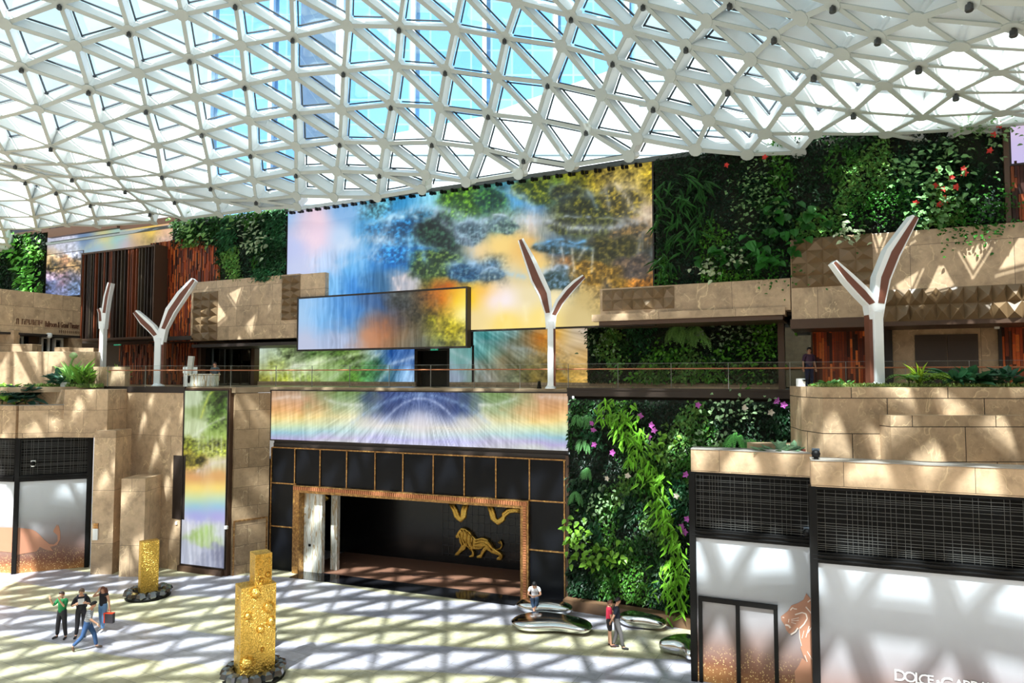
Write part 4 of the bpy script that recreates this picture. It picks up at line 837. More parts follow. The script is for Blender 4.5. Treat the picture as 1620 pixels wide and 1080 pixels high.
def pbox(px0,px1,D,dep,ytop,label):
    p=at(px0,800,D);q=at(px1,800,D); z=at(px0,ytop,D)[2]
    b=B().box(p[0],q[0],D,D+dep,0,z); return wallstruct('wall_pilaster',b,m_marbleC)
pbox(146,180,34.2,1.4,681,''); pbox(191,229,33.8,1.6,757,'')
pn=at(151,832,34.15); b=B().box(pn[0]-.12,pn[0]+.13,34.12,34.19,at(151,854,34.15)[2],at(151,836,34.15)[2]); tag(obj('notice_sheet',b,m_white),'small white notice fixed to the marble pilaster by the left shop','notice')
b=B().box(pn[0]-.1,pn[0]+.12,34.14,34.19,at(151,836,34.15)[2],at(151,831,34.15)[2]+.1); tag(obj('notice_clip',b,m_goldtrim),'small gold plate above the white notice','plate')
# ---------------------------------------------------------------- shop boxes
def graphic_mat(name,zt,dark=1.):
    t=NT(name); c=t.co(); sp=t.nd('SeparateXYZ',{0:c}); n=t.nd('TexNoise',{'Vector':c,'Scale':.7}); 
    zz=t.nd('Math',{0:sp.outputs[2],1:t.nd('Math',{0:n.outputs[0],1:.8},operation='MULTIPLY').outputs[0]},operation='ADD')
    f=t.nd('Math',{0:zz.outputs[0],1:zt+.4},operation='DIVIDE')
    g=t.ramp(f.outputs[0],[(.0,s2l((220,176,110))),(.1,s2l((176,120,72))),(.2,s2l((122,80,62))),(.32,s2l((128,104,98))),(.48,s2l((140,135,138))),(.68,s2l((168,172,178))),(1,s2l((196,202,210)))])
    v=t.nd('TexVoronoi',{'Vector':c,'Scale':15.}); vd=t.ramp(v.outputs['Distance'],[(.22,(1,1,1)),(.36,(0,0,0))])
    v2=t.nd('TexNoise',{'Vector':c,'Scale':5.}); m1=t.ramp(f.outputs[0],[(.1,(1,1,1)),(.34,(.0,.0,.0))]); msk=t.mix(1.,t.mix(1.,vd,m1,'MULTIPLY'),t.ramp(v2.outputs[0],[(.36,(.1,.1,.1)),(.5,(1,1,1))]),'MULTIPLY')
    g=t.mix(msk,g,rgba((255,224,160)))
    return t.set(color=g,rough=.45,spec=.3)
m_wire=plain('steel_wire',(92,92,90),.5,.4); m_print=plain('bronze_print',(172,122,98),.5,0,.05); m_cream=plain('pale_print',(222,206,196),.5,0,.03)
def shop(wall,ua,ub,label,zt=6.66,zp=7.38,zg=4.55,seed=0,posts=True,mat=None,pth=.5):
    root=thing('closed_shop',label,'shop',wall.frame((ua+ub)/2,0,0))
    b=wall.b(); b.box(ua-.02,ub+.02,-.12,.6,zt,zp); obj('marble_parapet',b,mat or m_marbleC,root,bevel=.01)
    b=wall.b().box(ua-.02,ub+.02,-.14,.62,zp,zp+.03); obj('parapet_cap',b,plain('cap_grey',(150,146,140),.4),root)
    b=wall.b(); b.box(ua,ub,.12,.3,zg+.25,zt); obj('screen_backing',b,m_black,root)
    b=wall.b(); rr=random.Random(seed); z=zg+.35
    while z<zt-.06: b.box(ua+.1,ub-.1,-.02,0.,z,z+.011); z+=rr.choice([.055,.075,.1,.14])
    x=ua+.12
    while x<ub-.1: b.box(x,x+.008,-.035,-.02,zg+.3,zt-.02); x+=rr.choice([.09,.13,.2,.28])
    obj('wire_mesh',b,m_wire,root)
    b=wall.b(); b.box(ua,ub,-.1,.3,zg,zg+.3); b.box(ua,ub,-.14,-.1,zg+.08,zg+.12); b.box(ua,ub,-.14,-.1,zg+.2,zg+.24); obj('transom_beam',b,m_black,root,bevel=.01)
    b=wall.b(); b.box(ua,ub,-.08,.2,zt-.08,zt); obj('top_rail',b,m_black,root)
    obj('graphic_panel',wall.b().box(ua,ub,0,.12,0,zg),graphic_mat('shop_graphic_%d'%seed,zg),root)
    for x in ((ua,ub) if posts is True else posts): obj('corner_post',wall.b().box(x-.1,x+.1,-.13,.3,0,zt),m_black,root,bevel=.01)
    return root
# right shops
ua=R1.uv(1097,900)[0]; ub=R1.uv(1285,900)[0]
sh1=shop(R1,ua,ub+.35,'closed shop front with a doorway and big cat print beside the living wall',seed=1,posts=(ua,))
W1=lambda x,y,o=-.02: R1.uv(x,y,o)
# doorway frame
dl=W1(1108,950)[0]; dm=W1(1167,955)[0]; dr=W1(1227,962)[0]; dt=(W1(1108,949)[1]+W1(1227,962)[1])/2
dfr=obj('door_frame',R1.b().box(dl-.06,dl+.06,-.1,.02,0,dt).box(dm-.06,dm+.06,-.1,.02,0,dt).box(dr-.06,dr+.06,-.1,.02,0,dt).box(dl-.06,dr+.06,-.1,.02,dt-.02,dt+.12),m_black,sh1)
tg=lambda x,y: W1(1220+x/6.75,920+y/6.75,-.0)
tiger=[(375,122),(345,190),(290,225),(215,252),(180,310),(103,370),(110,410),(142,455),(165,520),(192,550),(232,538),(270,490),(300,508),(305,600),(325,680),(312,700),(345,790),(378,850),(330,815),(300,885),(250,960),(262,1100),(470,1100),(500,600),(500,200),(445,183),(420,178)]
obj('big_cat_print',R1.b().prism([tg(x,y) for x,y in tiger],-.02,-.001),m_print,sh1,label='bronze big cat head print')
for pts,wd in (([(255,348),(330,325),(372,340),(385,390),(350,450),(305,495)],.035),([(390,215),(420,190),(445,182)],.03),([(370,265),(400,300),(450,360)],.035),([(215,400),(295,380)],.015),([(215,415),(295,408)],.015),([(215,430),(265,445)],.015),([(190,395),(185,430)],.02),([(205,300),(230,272),(245,285),(275,288)],.03),([(150,455),(190,465),(205,490)],.05),([(405,470),(370,590)],.02),([(440,470),(390,540)],.03),([(350,520),(330,600)],.015),([(300,500),(305,600),(325,680)],.015),([(120,375),(140,380)],.03),([(360,780),(385,850)],.02),([(385,740),(440,830)],.02),([(210,560),(260,530),(285,490)],.04)):
    P=[tg(x,y) for x,y in pts]; b=R1.b()
    for (x0,y0),(x1,y1) in zip(P[:-1],P[1:]):
        l=math.hypot(x1-x0,y1-y0)+1e-6; nx,ny=-(y1-y0)/l*wd/2,(x1-x0)/l*wd/2
        b.prism([(x0+nx,y0+ny),(x1+nx,y1+ny),(x1-nx,y1-ny),(x0-nx,y0-ny)],-.03,-.018)
    obj('print_line',b,m_cream,sh1)
pass
ua2=R2.uv(1287,900)[0]; ub2=ua2+9.5
sh2=shop(R2,ua2,ub2,'large closed shop front with white lettering at the lower right corner',seed=2,posts=(ua2+.02,))
# side return of the nearer shop
b=B(); p=R2.at(ua2,0,0); q=R2.at(ua2+.55,1.9,0)
side=Wall((q.x,q.y),(p.x,p.y))
b=B(); b.slab([(p.x,p.y),(q.x,q.y),(q.x+.5,q.y),(p.x+.6,p.y)],0,6.66); obj('side_return',b,m_black,sh2)
b=B(); b.slab([(p.x,p.y),(q.x,q.y),(q.x+.5,q.y),(p.x+.6,p.y)],6.66,7.38); obj('marble_side_return',b,m_marbleC,sh2)
def text(wall,u_,z_,off,s_,size,mat,name,parent,ext=.01,rotz=0,sx=1.):
    cu=bpy.data.curves.new(name,'FONT'); cu.body=s_; cu.size=size; cu.extrude=ext; cu.resolution_u=3
    o=bpy.data.objects.new('tmp_text',cu); COL.objects.link(o); bpy.context.view_layer.update()
    dg=bpy.context.evaluated_depsgraph_get(); me=bpy.data.meshes.new_from_object(o.evaluated_get(dg)); COL.objects.unlink(o); bpy.data.objects.remove(o)
    b=B(wall.M); xs=[v.co.x for v in me.vertices]
    b.v=[(u_+v.co.x*sx,off-v.co.z-ext,z_+v.co.y) for v in me.vertices]; b.f=[tuple(p.vertices) for p in me.polygons]; b.mi=[0]*len(b.f); b.c=[(1,1,1)]*len(b.v)
    bpy.data.meshes.remove(me); o=obj(name,b,mat,parent); return o,(max(xs)-min(xs))*sx
# letter row
x_px=[(1413,1058,1075,'D',0),(1429,1061,1077,'O',0),(1446,1063,1080,'L',0),(1452,1065,1081,'C',0),(1466,1067,1081,'E',0),(1480,1075,1083,'&',0),(1487,1070,1088,'G',0),(1509,1074,1089,'A',0),(1522,1075,1091,'B',0),(1534,1076,1092,'B',0),(1546,1077,1094,'A',0),(1560,1079,1096,'N',0),(1577,1080,1098,'N',0),(1593,1081,1100,'A',0)]
for x,yt,yb,ch,_ in x_px:
    ua_,zt_=R2.uv(x,yt,-.02); _,zb=R2.uv(x,yb,-.02); hgt=zt_-zb
    text(R2,ua_,zb,-.005,ch,hgt/.69,m_white,'letter',sh2,.012)
# CCTV like fittings on shops
def fitting(M,label,white=False):
    r=thing('security_camera',label,'camera',M); b=B(M).box(-.06,.06,-.1,.1,0,.05); obj('mount',b,m_white if white else m_black,r)
    b=B(M); b.lathe([(.05,.04),(.1,.08),(.12,.16),(.09,.24),(.03,.27)],(0,-.02,0),12); obj('dome',b,m_black,r,smooth=True); b=B(M).box(-.1,.1,-.02,.1,.05,.3); obj('housing',b,m_white if white else m_gask,r)
fitting(R2.frame(R2.uv(1291,722,-.05)[0],0,7.41),'small dark camera on the near corner of the right shop parapet')
uu,zz=R1.uv(1277,850,-.2); fitting(R1.frame(uu,-.22,zz),'round black camera on the beam of the shop with the big cat print')
# left shop
sa=S1.uv(26,800)[0]; sb=S1.uv(140,800)[0]
sl=shop(S1,sa,sb,'closed shop front with lion body print at the lower left',zt=6.66,zp=8.28,zg=4.5,seed=3,mat=m_marble)
s0=S2.uv(-80,800)[0]; s1_=S2.uv(24,800)[0]
sl2=shop(S2,s0,s1_-.05,'left face of the corner shop cut off by the photo edge',zt=6.66,zp=8.28,zg=4.5,seed=4,posts=(),mat=m_marble)
lf=lambda x,y: S1.uv(x/4.155,660+y/4.155,-.0)
body=[(100,722),(150,728),(205,735),(235,748),(265,775),(292,805),(325,832),(355,835),(380,812),(378,775),(350,750),(355,735),(375,703),(378,720),(384,705),(396,750),(397,800),(375,838),(330,850),(350,878),(300,868),(262,850),(240,880),(180,890),(100,905)]
obj('lion_body_print',S1.b().prism([lf(x,y) for x,y in body],-.015,-.001),m_print,sl,label='bronze lion hindquarters and tail print')
lf2=lambda x,y: S2.uv(x/4.155,660+y/4.155,-.0)
obj('lion_body_print',S2.b().prism([lf2(x,y) for x,y in [(-150,740),(0,722),(110,725),(110,890),(0,880),(-150,900)]],-.015,-.001),m_print,sl2)
uu,zz=S1.uv(52,738,-.2); fitting(S1.frame(uu,-.16,zz),'small camera on the mesh of the left corner shop',True)
# ---------------------------------------------------------------- upper left terraces
def zbox(px0,px1,D,dep,yt,yb=None,mat=None,name='planter_block',label=None,z0=None,kind=None,par=None):
    p=at(px0,yt,D);q=at(px1,yt,D); zb=at(px0,yb,D)[2] if yb else z0
    b=B().box(p[0],q[0],D,D+dep,zb,p[2]); o=obj(name,b,mat or m_marble,par,bevel=.015)
    if kind: o['kind']=kind
    elif label: tag(o,label,'marble block')
    return o
# shop upper blocks flush/behind parapet
zbox(102,171,34.6,2.,616,692,name='wall_terrace',kind='structure')
zbox(-60,101,35.6,2.,616,645,name='wall_terrace',kind='structure')
zbox(-70,150,37.6,1.,556,617,name='wall_terrace',kind='structure',mat=m_marbleC)
zbox(82,102,37.,.6,579,617,name='wall_terrace',kind='structure',mat=m_marbleC)
zbox(120,198,37.,.5,580,617,name='wall_terrace',kind='structure')
zbox(-70,51,38.8,.8,544,560,name='wall_terrace',kind='structure'); zbox(-70,22,38.9,.5,522,548,name='wall_terrace',kind='structure')
zbox(86,110,38.7,.6,549,560,name='wall_terrace',kind='structure',mat=m_marbleC); zbox(110,148,38.9,.6,550,562,name='wall_terrace',kind='structure')
# left marble building
LB=Wall((at(-90,500,36)[0],at(-90,500,36)[1]),(at(128,500,42.6)[0],at(128,500,42.6)[1]))
a=LB.uv(-80,460)[0]; c,z1=LB.uv(128,470); _,z0=LB.uv(100,530)
b=LB.b().box(a,c,0,.5,z0,z1); wallstruct('wall_left_building',b,m_marble)
b=LB.b().box(a,c,1.6,1.8,ZU,z0); b.box(a,c,-.1,1.8,z0-.12,z0); wallstruct('wall_left_building_recess',b,m_dark)
z_b=LB.uv(60,556,1.5)[1]
for i,(x0,x1,y0) in enumerate(((12,36,530),(64,78,532),(84,99,534))):
    a,zt=LB.uv(x0,y0,1.5); c,_=LB.uv(x1,y0,1.5); r_=thing('window_%d'%(i+1),None,None,LB.frame((a+c)/2,1.5,ZU),kind='structure')
    b=LB.b().box(a,a+.13,1.4,1.6,ZU,zt); b.box(c-.13,c,1.4,1.6,ZU,zt); b.box(a,c,1.4,1.6,zt-.13,zt); wf=obj('window_frame',b,m_white,r_); obj('pane',LB.b().box(a+.13,c-.13,1.5,1.54,ZU,zt-.13),m_dglass,wf)
a,_=LB.uv(108,540,1.1); c,_=LB.uv(130,540,1.1); wallstruct('wall_left_building_pier',LB.b().box(a,c,1.1,1.7,ZU,z0-.1),m_marble)
a,_=LB.uv(45,540,1.2); c,_=LB.uv(62,540,1.2); wallstruct('wall_left_building_pier',LB.b().box(a,c,1.2,1.7,ZU,z0-.1),m_bronze)
m_letter=plain('letter_brown',(92,52,34),.5)
sg=thing('wall_sign','brown lettering on the marble building at the far left','sign',LB.frame(LB.uv(80,512)[0],0,LB.uv(80,516)[1]))
u0,zt=LB.uv(91,511.5,-.02); u1,_=LB.uv(125,515,-.02); _,zb=LB.uv(91,516.5,-.02)
o,wd=text(LB,0,0,0,'Ballroom & Grand Theater',1,m_letter,'tmp',None); bpy.data.objects.remove(o)
uS,_=LB.uv(71,512,-.02); sxx=(u1-uS)/(wd*.5)
text(LB,uS,zb-.05,-.01,'Ballroom & Grand Theater',.5,m_letter,'lettering',sg,.015,sx=sxx)
b=LB.b(); rr=random.Random(9); uA,zA=LB.uv(26,511,-.02); uB,_=LB.uv(67,511,-.02); x=uA; hh=.32
while x<uB:
    if rr.random()<.12: x+=.12; continue
    wd_=rr.uniform(.1,.16); 
    b.box(x,x+.03,-.03,0,zb+.0,zb+hh); b.box(x+wd_-.03,x+wd_,-.03,0,zb+rr.choice([0,.1]),zb+hh*rr.choice([1,.7])); zz=zb+rr.choice([.05,.15,.28]); b.box(x,x+wd_,-.03,0,zz,zz+.03); x+=wd_+.05
obj('lettering',b,m_letter,sg)
b=LB.b(); uA,_=LB.uv(94,520,-.02); x=uA
while x<u1: wd_=rr.uniform(.06,.1); b.box(x,x+.02,-.03,0,zb-.38,zb-.2); b.box(x,x+wd_,-.03,0,zb-.3,zb-.28); x+=wd_+.04
obj('lettering',b,m_letter,sg)
uu,zz=LB.uv(79,528,-.1); tag(obj('soffit_camera',LB.b().lathe([(.09,-.3),(.15,-.2),(.15,-.05),(.1,0)],(uu,-.05,zz+.05),10),m_white),'small white camera under the marble band of the left building','camera')
# gallery glazed shop left (320-400)
gl=thing('door_1',None,None,MW.frame(MW.uv(360,600,UP)[0],UP,ZU),kind='structure')
u0,z1=MW.uv(311,543,UP-.3); u1,_=MW.uv(405,543,UP-.3)
b=MW.b(); b.box(u0,u0+.55,UP-.4,UP,ZU,z1); b.box(u1-.3,u1,UP-.4,UP,ZU,z1); b.box(u0,u1,UP-.4,UP,z1-.3,z1+.1); obj('door_frame',b,m_bronze,gl)
obj('door_back',MW.b().box(u0+.5,u1-.3,UP+.2,UP+.4,ZU,z1),m_black,gl)
for x0,x1 in ((321,342),(347,361),(363,380),(382,396)):
    a=MW.uv(x0,580,UP)[0]; c=MW.uv(x1,580,UP)[0]; b=MW.b().box(a,a+.05,UP-.05,UP,ZU,z1-.35).box(c-.05,c,UP-.05,UP,ZU,z1-.35).box(a,c,UP-.03,UP-.01,ZU,z1-.35); obj('glass_leaf',b,m_dglass,gl)
# soffits over left gallery
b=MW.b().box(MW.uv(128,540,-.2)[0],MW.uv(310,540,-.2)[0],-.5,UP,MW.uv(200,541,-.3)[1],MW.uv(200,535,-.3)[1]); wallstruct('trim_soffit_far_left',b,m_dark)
# dark doorway between screens
gd=thing('door_2',None,None,MW.frame(MW.uv(683,600,UP)[0],UP,ZU),kind='structure')
a,z1=MW.uv(657,548,UP-.05); c,_=MW.uv(711,548,UP-.05); obj('door_frame',MW.b().box(a,c,UP-.05,UP+.1,z1-.25,z1).box(a,a+.15,UP-.05,UP+.3,ZU,z1).box(c-.15,c,UP-.05,UP+.3,ZU,z1),m_dark,gd); obj('door_back',MW.b().box(a,c,UP+.3,UP+.4,ZU,z1),m_black,gd)
# EXIT signs
m_exit=NT('exit_green'); n_=m_exit.nd('TexNoise',{'Scale':3.}); m_exit=m_exit.set(color=m_exit.mix(n_.outputs[0],(.02,.3,.16,1),(.03,.4,.22,1)),emit=(.02,.5,.28,1),estr=.5)
def exit_sign(wall,x0,y0,x1,y1,off,label):
    a,zt=wall.uv(x0,y0,off); c,zb=wall.uv(x1,y1,off); r_=thing('exit_sign',label,'exit sign',wall.frame((a+c)/2,off,zb))
    obj('sign_box',wall.b().box(a,c,off,off+.06,zb,zt),m_exit,r_); h=zt-zb; W2=c-a
    text(wall,a+W2*.08,zb+h*.22,off,'EXIT',h*.8,m_white,'lettering',r_,.004,sx=W2*.5/(h*1.75))
    b=wall.b(); b.box(a+W2*.7,a+W2*.76,off-.012,off,zb+h*.2,zb+h*.75); b.box(a+W2*.62,a+W2*.9,off-.012,off,zb+h*.5,zb+h*.58); b.box(a+W2*.8,a+W2*.94,off-.012,off,zb+h*.15,zb+h*.85); obj('pictogram',b,m_white,r_)
exit_sign(MW,1481,505,1499,513,UP-.5,'green exit sign above the double door on the right gallery')
exit_sign(MW,681,549,692,554,UP-.2,'green exit sign over the dark doorway between the gallery screens')
exit_sign(MW,180,540,190,546,UP-1.2,'green exit sign under the timber louvre box')
# ---------------------------------------------------------------- right gallery recess
a,z1=MW.uv(1411,507,UP-.4); c,_=MW.uv(1579,504,UP-.4); wallstruct('wall_right_gallery',MW.b().box(a,c,UP-.4,UP+.4,ZU,z1),m_marbleC)
dr_=thing('door_3',None,None,MW.frame(MW.uv(1497,600,UP-.5)[0],UP-.5,ZU),kind='structure')
a,z1=MW.uv(1447,530,UP-.45); m_,_=MW.uv(1498,530,UP-.45); c,_=MW.uv(1547,528,UP-.45)
for p,q in ((a,m_-.01),(m_+.01,c)): obj('door_leaf',MW.b().box(p,q,UP-.45,UP-.4,ZU,z1),plain('door_brown',(66,52,44),.5),dr_)
b=MW.b()
for (x0,x1) in ((1374,1411),(1579,1584)):
    p,_=MW.uv(x0,520,UP-.5); q,_=MW.uv(x1,520,UP-.5); b.box(p,q,UP-.55,UP,ZU,12.)
wallstruct('wall_right_gallery_pier',b,m_dark)
u0,_=MW.uv(1241,520,UP-.6); u1,_=MW.uv(1285,520,UP-.6)
r_=thing('window_4',None,None,MW.frame(u0,UP-.6,ZU),kind='structure'); obj('window_frame',MW.b().box(u0-.25,u0,UP-.9,UP,ZU,12.1).box(u1-.06,u1,UP-.65,UP,ZU,12.1),m_bronze,r_); obj('pane',MW.b().box(u0,u1,UP-.6,UP-.57,ZU,12.1),m_dglass,r_)
uu,zz=MW.uv(1577,505,UP-1.); tag(obj('emergency_light',MW.b().box(uu-.08,uu+.08,UP-1,UP-.9,zz-.35,zz),m_white),'small white fitting with green stripe high on the right gallery post','light')
uu,zz=MW.uv(1362,502,-.3); tag(obj('soffit_camera',MW.b().lathe([(.05,-.12),(.12,-.08),(.13,0)],(uu,-.1,zz),10),m_white),'small white dome under the soffit beside the right tree lamp','camera')
# ---------------------------------------------------------------- right marble planter
DB=20.4
def zb2(px0,px1,D,dep,yt,z0,**k): return zbox(px0,px1,D,dep,yt,None,z0=z0,**k)
p=at(1301,613,DB); q=at(1620,613,DB); l=at(1267,613,21.6)
b=B().slab([(p[0],DB),(q[0]+4,DB-.6),(q[0]+4,DB+1.6),(l[0]+.3,23.2),(l[0],21.6)],6.7,9.42); wallstruct('wall_right_planter',b,marble('marble_brown_big',tile=(2.6,1.05),seed=7,gap=.012))
b=B().box(at(1409,660,19.7)[0],q[0]+4,19.7,21.,6.7,at(1409,657,19.7)[2]); wallstruct('wall_right_planter_front',b,marble('marble_brown_big2',tile=(2.4,1.0),seed=9,gap=.012))
ro=thing('gravel_roof','flat roof of the right shops with pale gravel behind the parapet','roof')
pa=R1.at(ua,0,0); b=B().slab([(pa.x+.15,pa.y+.2),(R1.at(ub,0,0).x,R1.at(ub,0,0).y+.2),(p[0]+.3,19.3),(q[0]+6,17.9),(q[0]+6,23),(l[0]-1.,24.5),(at(1103,700,24.8)[0],24.8)],6.7,7.15); obj('roof_slab',b,plain('roof_stone',(140,118,90),.6),ro)
b=B(); rr=random.Random(11); g0=at(1350,722,20.2)
for i in range(420):
    x=g0[0]+rr.uniform(-.8,1.6); y=19.55+rr.uniform(-.2,.8); s_=rr.uniform(.025,.05); b.lathe([(s_*.5,0),(s_,s_*.6),(s_*.5,s_*1.2)],(x,y,7.15),5)
go=obj('gravel',b,plain('gravel_pale',(176,174,168),.7),ro); go['kind']='stuff'
b=B().box(p[0]-.2,p[0]+1.2,19.2,19.35,7.15,7.3); obj('roof_kerb',b,m_marbleC,ro)
tag(obj('roof_box',B().box(at(1185,705,23)[0],at(1280,705,23)[0],22.6,23.2,7.1,at(1185,702,22.6)[2]),m_marbleC),'low marble kerb box on the roof behind the big cat shop parapet','kerb')
tag(obj('roof_outlet',B().box(at(1269,710,21.5)[0],at(1276,710,21.5)[0],21.4,21.6,7.2,at(1270,710,21.5)[2]),plain('rust',(96,44,30),.6)),'tiny rust brown box by the marble wall behind the parapet','box')
sk=at(1268,612,21.5); r_=thing('wall_speaker','white loudspeaker box with black horn on the planter corner','speaker',Matrix.Translation((sk[0]+.12,21.8,9.42))); Mx=WORLD[r_.name]
obj('cabinet',B(Mx).box(-.13,.1,-.1,.1,0,.26),m_white,r_,bevel=.02); obj('horn',B(Mx).lathe([(.05,0),(.09,.05)],(0.08,-.12,.17),10),m_black,r_)
# ---------------------------------------------------------------- plants
DUM=Wall((0,0),(1,0))
def plant(name,px,py,D,kind,label,cat,group=None,c=(70,130,60),n=10,L=.6,z=None,h=.25,seed=0):
    p=at(px,py,D); z=p[2] if z is None else z
    r_=thing(name,label,cat,Matrix.Translation((p[0],D,z)),group); Wl=Wall((p[0],D),(p[0]+1,D)); rg=np.random.default_rng(seed); 
    st=Wl.b()
    for i in range(5): a=rg.uniform(0,6.28); st.tube([(0,0,0),(math.cos(a)*.08,math.sin(a)*.08,h*.6),(math.cos(a)*.2,math.sin(a)*.2,h)],.012,5)
    for i,v in enumerate(st.v): st.v[i]=(v[0],v[1],v[2]+z)
    obj('stem',st,plain('stem_green',(60,90,40),.6),r_)
    if kind=='fern':
        b=Wl.b(); Ps=[];Ts=[];Ns=[];Ls=[];Ws=[];Cs=[]
        for i in range(n):
            a=i*2.4+rg.uniform(-.3,.3); el_=rg.uniform(.7,1.2); d=np.array([math.cos(a)*math.cos(el_),math.sin(a)*math.cos(el_),math.sin(el_)]); p_=np.array([0,0,z+h*.5]); l=L*rg.uniform(.8,1.2); cc=np.array(s2l(c))*rg.uniform(.6,1.35)
            for j in range(12):
                p_=p_+d*l/12; d=d+np.array([math.cos(a)*.05,math.sin(a)*.05,-.17]); d/=np.linalg.norm(d); sd=np.cross(d,[0,0,1.]); sd/=np.linalg.norm(sd)+1e-9; ll=.26*L*math.sin(PI*min(.95,j/12+.15))
                for sg in (-1,1): Ps.append(p_.copy());Ts.append(sd*sg+d*.5);Ns.append([0,-.2,1]);Ls.append(ll);Ws.append(l/12*.9);Cs.append(cc)
        Ts=norm(np.array(Ts));Ns=np.array(Ns,float);Ns=norm(Ns-Ts*(Ns*Ts).sum(1)[:,None]); leaves(np.array(Ps),Ts,Ns,np.array(Ls),np.array(Ws),np.array(Cs),b,.05)
    else:
        b=Wl.b(); wr={'broad':.6,'blade':.16,'round':.9}[kind]; a=rg.uniform(0,6.28,n); el_=rg.uniform(.0,1.1,n) if kind!='blade' else rg.uniform(.5,1.3,n)
        rad=rg.uniform(.02,.35 if kind!='blade' else .06,n); P=np.stack([np.cos(a)*rad,np.sin(a)*rad,z+h*rg.uniform(.3,1.3,n)],1); T=np.stack([np.cos(a)*np.cos(el_),np.sin(a)*np.cos(el_),np.sin(el_)-(.3 if kind!='blade' else 0)],1); T=norm(T)
        Nn=norm(np.stack([-np.cos(a)*.4,-np.sin(a)*.4-.3,np.ones(n)],1)); Nn=norm(Nn-T*(Nn*T).sum(1)[:,None]); l=L*rg.uniform(.7,1.2,n); C=np.array(s2l(c))*rg.uniform(.55,1.4,n)[:,None]; leaves(P,T,Nn,l,l*wr,C,b,.15)
    obj('leaves',b,m_leaf,r_,color=True); return r_
G='plants on the right marble planter'
for i,(x,k,c,n,L,lb) in enumerate(((1440,'fern',(120,170,80),14,.8,'arching pale fern just right of the right tree lamp'),(1468,'fern',(150,190,60),14,.85,'tall yellow green fern in the middle of the right planter'),(1455,'blade',(190,220,60),18,.5,'low yellow green bladed plant under the ferns on the right planter'),(1510,'broad',(54,100,66),26,.5,'dark broad leaved shrub right of the ferns on the right planter'),(1535,'broad',(60,110,74),28,.55,'largest dark broad leaved shrub on the right planter'),(1560,'broad',(50,96,64),22,.5,'dark broad leaved shrub near the right end of the planter'),(1592,'broad',(40,84,56),24,.45,'low dark shrub at the far right of the planter'),(1310,'broad',(90,150,60),22,.22,'small green shrub at the left end of the right planter'),(1335,'broad',(80,140,60),22,.2,'second small green shrub left of the right tree lamp'))):
    plant('planter_shrub' if k!='fern' else 'potted_fern',x,610,21.0 if i<7 else 21.2,k,lb,'plant',G,c,n,L,z=9.42,h=.3 if i<7 else .12,seed=i)
gc=np.random.default_rng(8); b=B(); n=2600; x0=at(1290,610,21)[0]; x1=at(1620,610,21)[0]+1
P=np.stack([gc.uniform(x0,x1,n),gc.uniform(20.6,21.6,n),np.full(n,9.43)],1); T=norm(np.stack([gc.normal(0,.5,n),gc.normal(0,.5,n),gc.uniform(.5,1,n)],1)); Nn=norm(np.cross(T,gc.normal(0,1,(n,3)))); l=gc.uniform(.06,.16,n); leaves(P,T,Nn,l,l*.4,np.array(s2l((150,170,90)))*gc.uniform(.5,1.4,n)[:,None],b); tag(obj('ground_cover',b,m_leaf,color=True),'pale low ground cover along the edge of the right marble planter','plants',kind='stuff')
G='plants on the left terraces'
for i,(x,y,D,k,c,n,L,lb) in enumerate(((112,614,36.4,'blade',(160,214,120),40,1.0,'bright spiky plant in the middle of the left terrace'),(128,614,36.4,'blade',(140,200,80),40,1.1,'bright green bladed plant beside the marble bench block on the left'),(96,614,36.4,'broad',(60,100,80),30,.7,'dark leafy shrub behind the white box on the left terrace'),(140,614,36.4,'blade',(110,150,60),26,.7,'short green bladed plant at the right of the left terrace'),(188,612,37.6,'blade',(120,150,60),14,.9,'thin grass clump behind the railing at the marble block end'),(25,638,34.9,'fern',(40,84,60),16,1.2,'dark green tree fern at the lower left parapet'),(40,640,34.9,'broad',(46,80,66),40,.8,'blue green bushy shrub beside the tree fern on the parapet'),(3,640,34.9,'broad',(130,180,60),24,.8,'yellow green plant cut by the left photo edge'))):
    plant('terrace_plant',x,y,D,k,lb,'plant',G,c,n,L,h=.5 if i!=5 else .9,seed=i+20)
# tall pale flower stalk
p=at(115,600,36.5); r_=thing('flower_stalk','tall leaning stalk with a round pale flower head on the left terrace','plant',Matrix.Translation((p[0],36.5,9.2))); Mx=WORLD[r_.name]
obj('stalk',B(Mx).tube([(-.25,0,0),(-.2,0,.8),(-.1,0,1.3),(0,0,1.55)],[.04,.05,.05,.06],8),plain('stalk_green',(120,150,90),.6),r_); obj('flower_head',B(Mx).lathe([(.06,0),(.17,.07),(.2,.17),(.14,.28),(.04,.33)],(0,0,1.5),10),plain('flower_head',(150,176,120),.7),r_,smooth=True)
n=900; b=B(); x0=at(36,614,36)[0]; x1=at(150,614,36)[0]; P=np.stack([gc.uniform(x0,x1,n),gc.uniform(36,36.8,n),np.full(n,9.15)],1); T=norm(np.stack([gc.normal(0,.5,n),gc.normal(0,.5,n),gc.uniform(.5,1,n)],1)); Nn=norm(np.cross(T,gc.normal(0,1,(n,3)))); l=gc.uniform(.12,.3,n); leaves(P,T,Nn,l,l*.3,np.array(s2l((140,170,90)))*gc.uniform(.5,1.4,n)[:,None],b); tag(obj('ground_cover',b,m_leaf,color=True),'low green ground cover along the left terrace edge','plants',kind='stuff')
p=at(103,611,36.2); tag(obj('terrace_speaker',B(Matrix.Translation(p)).box(-.17,.17,-.15,.15,-.1,.22),m_white,bevel=.02),'small white box among the plants on the left terrace','box')
for i,x in enumerate((1215,1225,1236,1247,1256,1264)):
    plant('roof_plant',x,715,22.0,'broad','silvery green leafy roof plant, %s in the row behind the parapet'%['leftmost','second from the left','third from the left','third from the right','second from the right','rightmost'][i],'plant','plants behind the shop parapet',(120,156,120),16,.5,z=7.15,h=.15,seed=40+i)
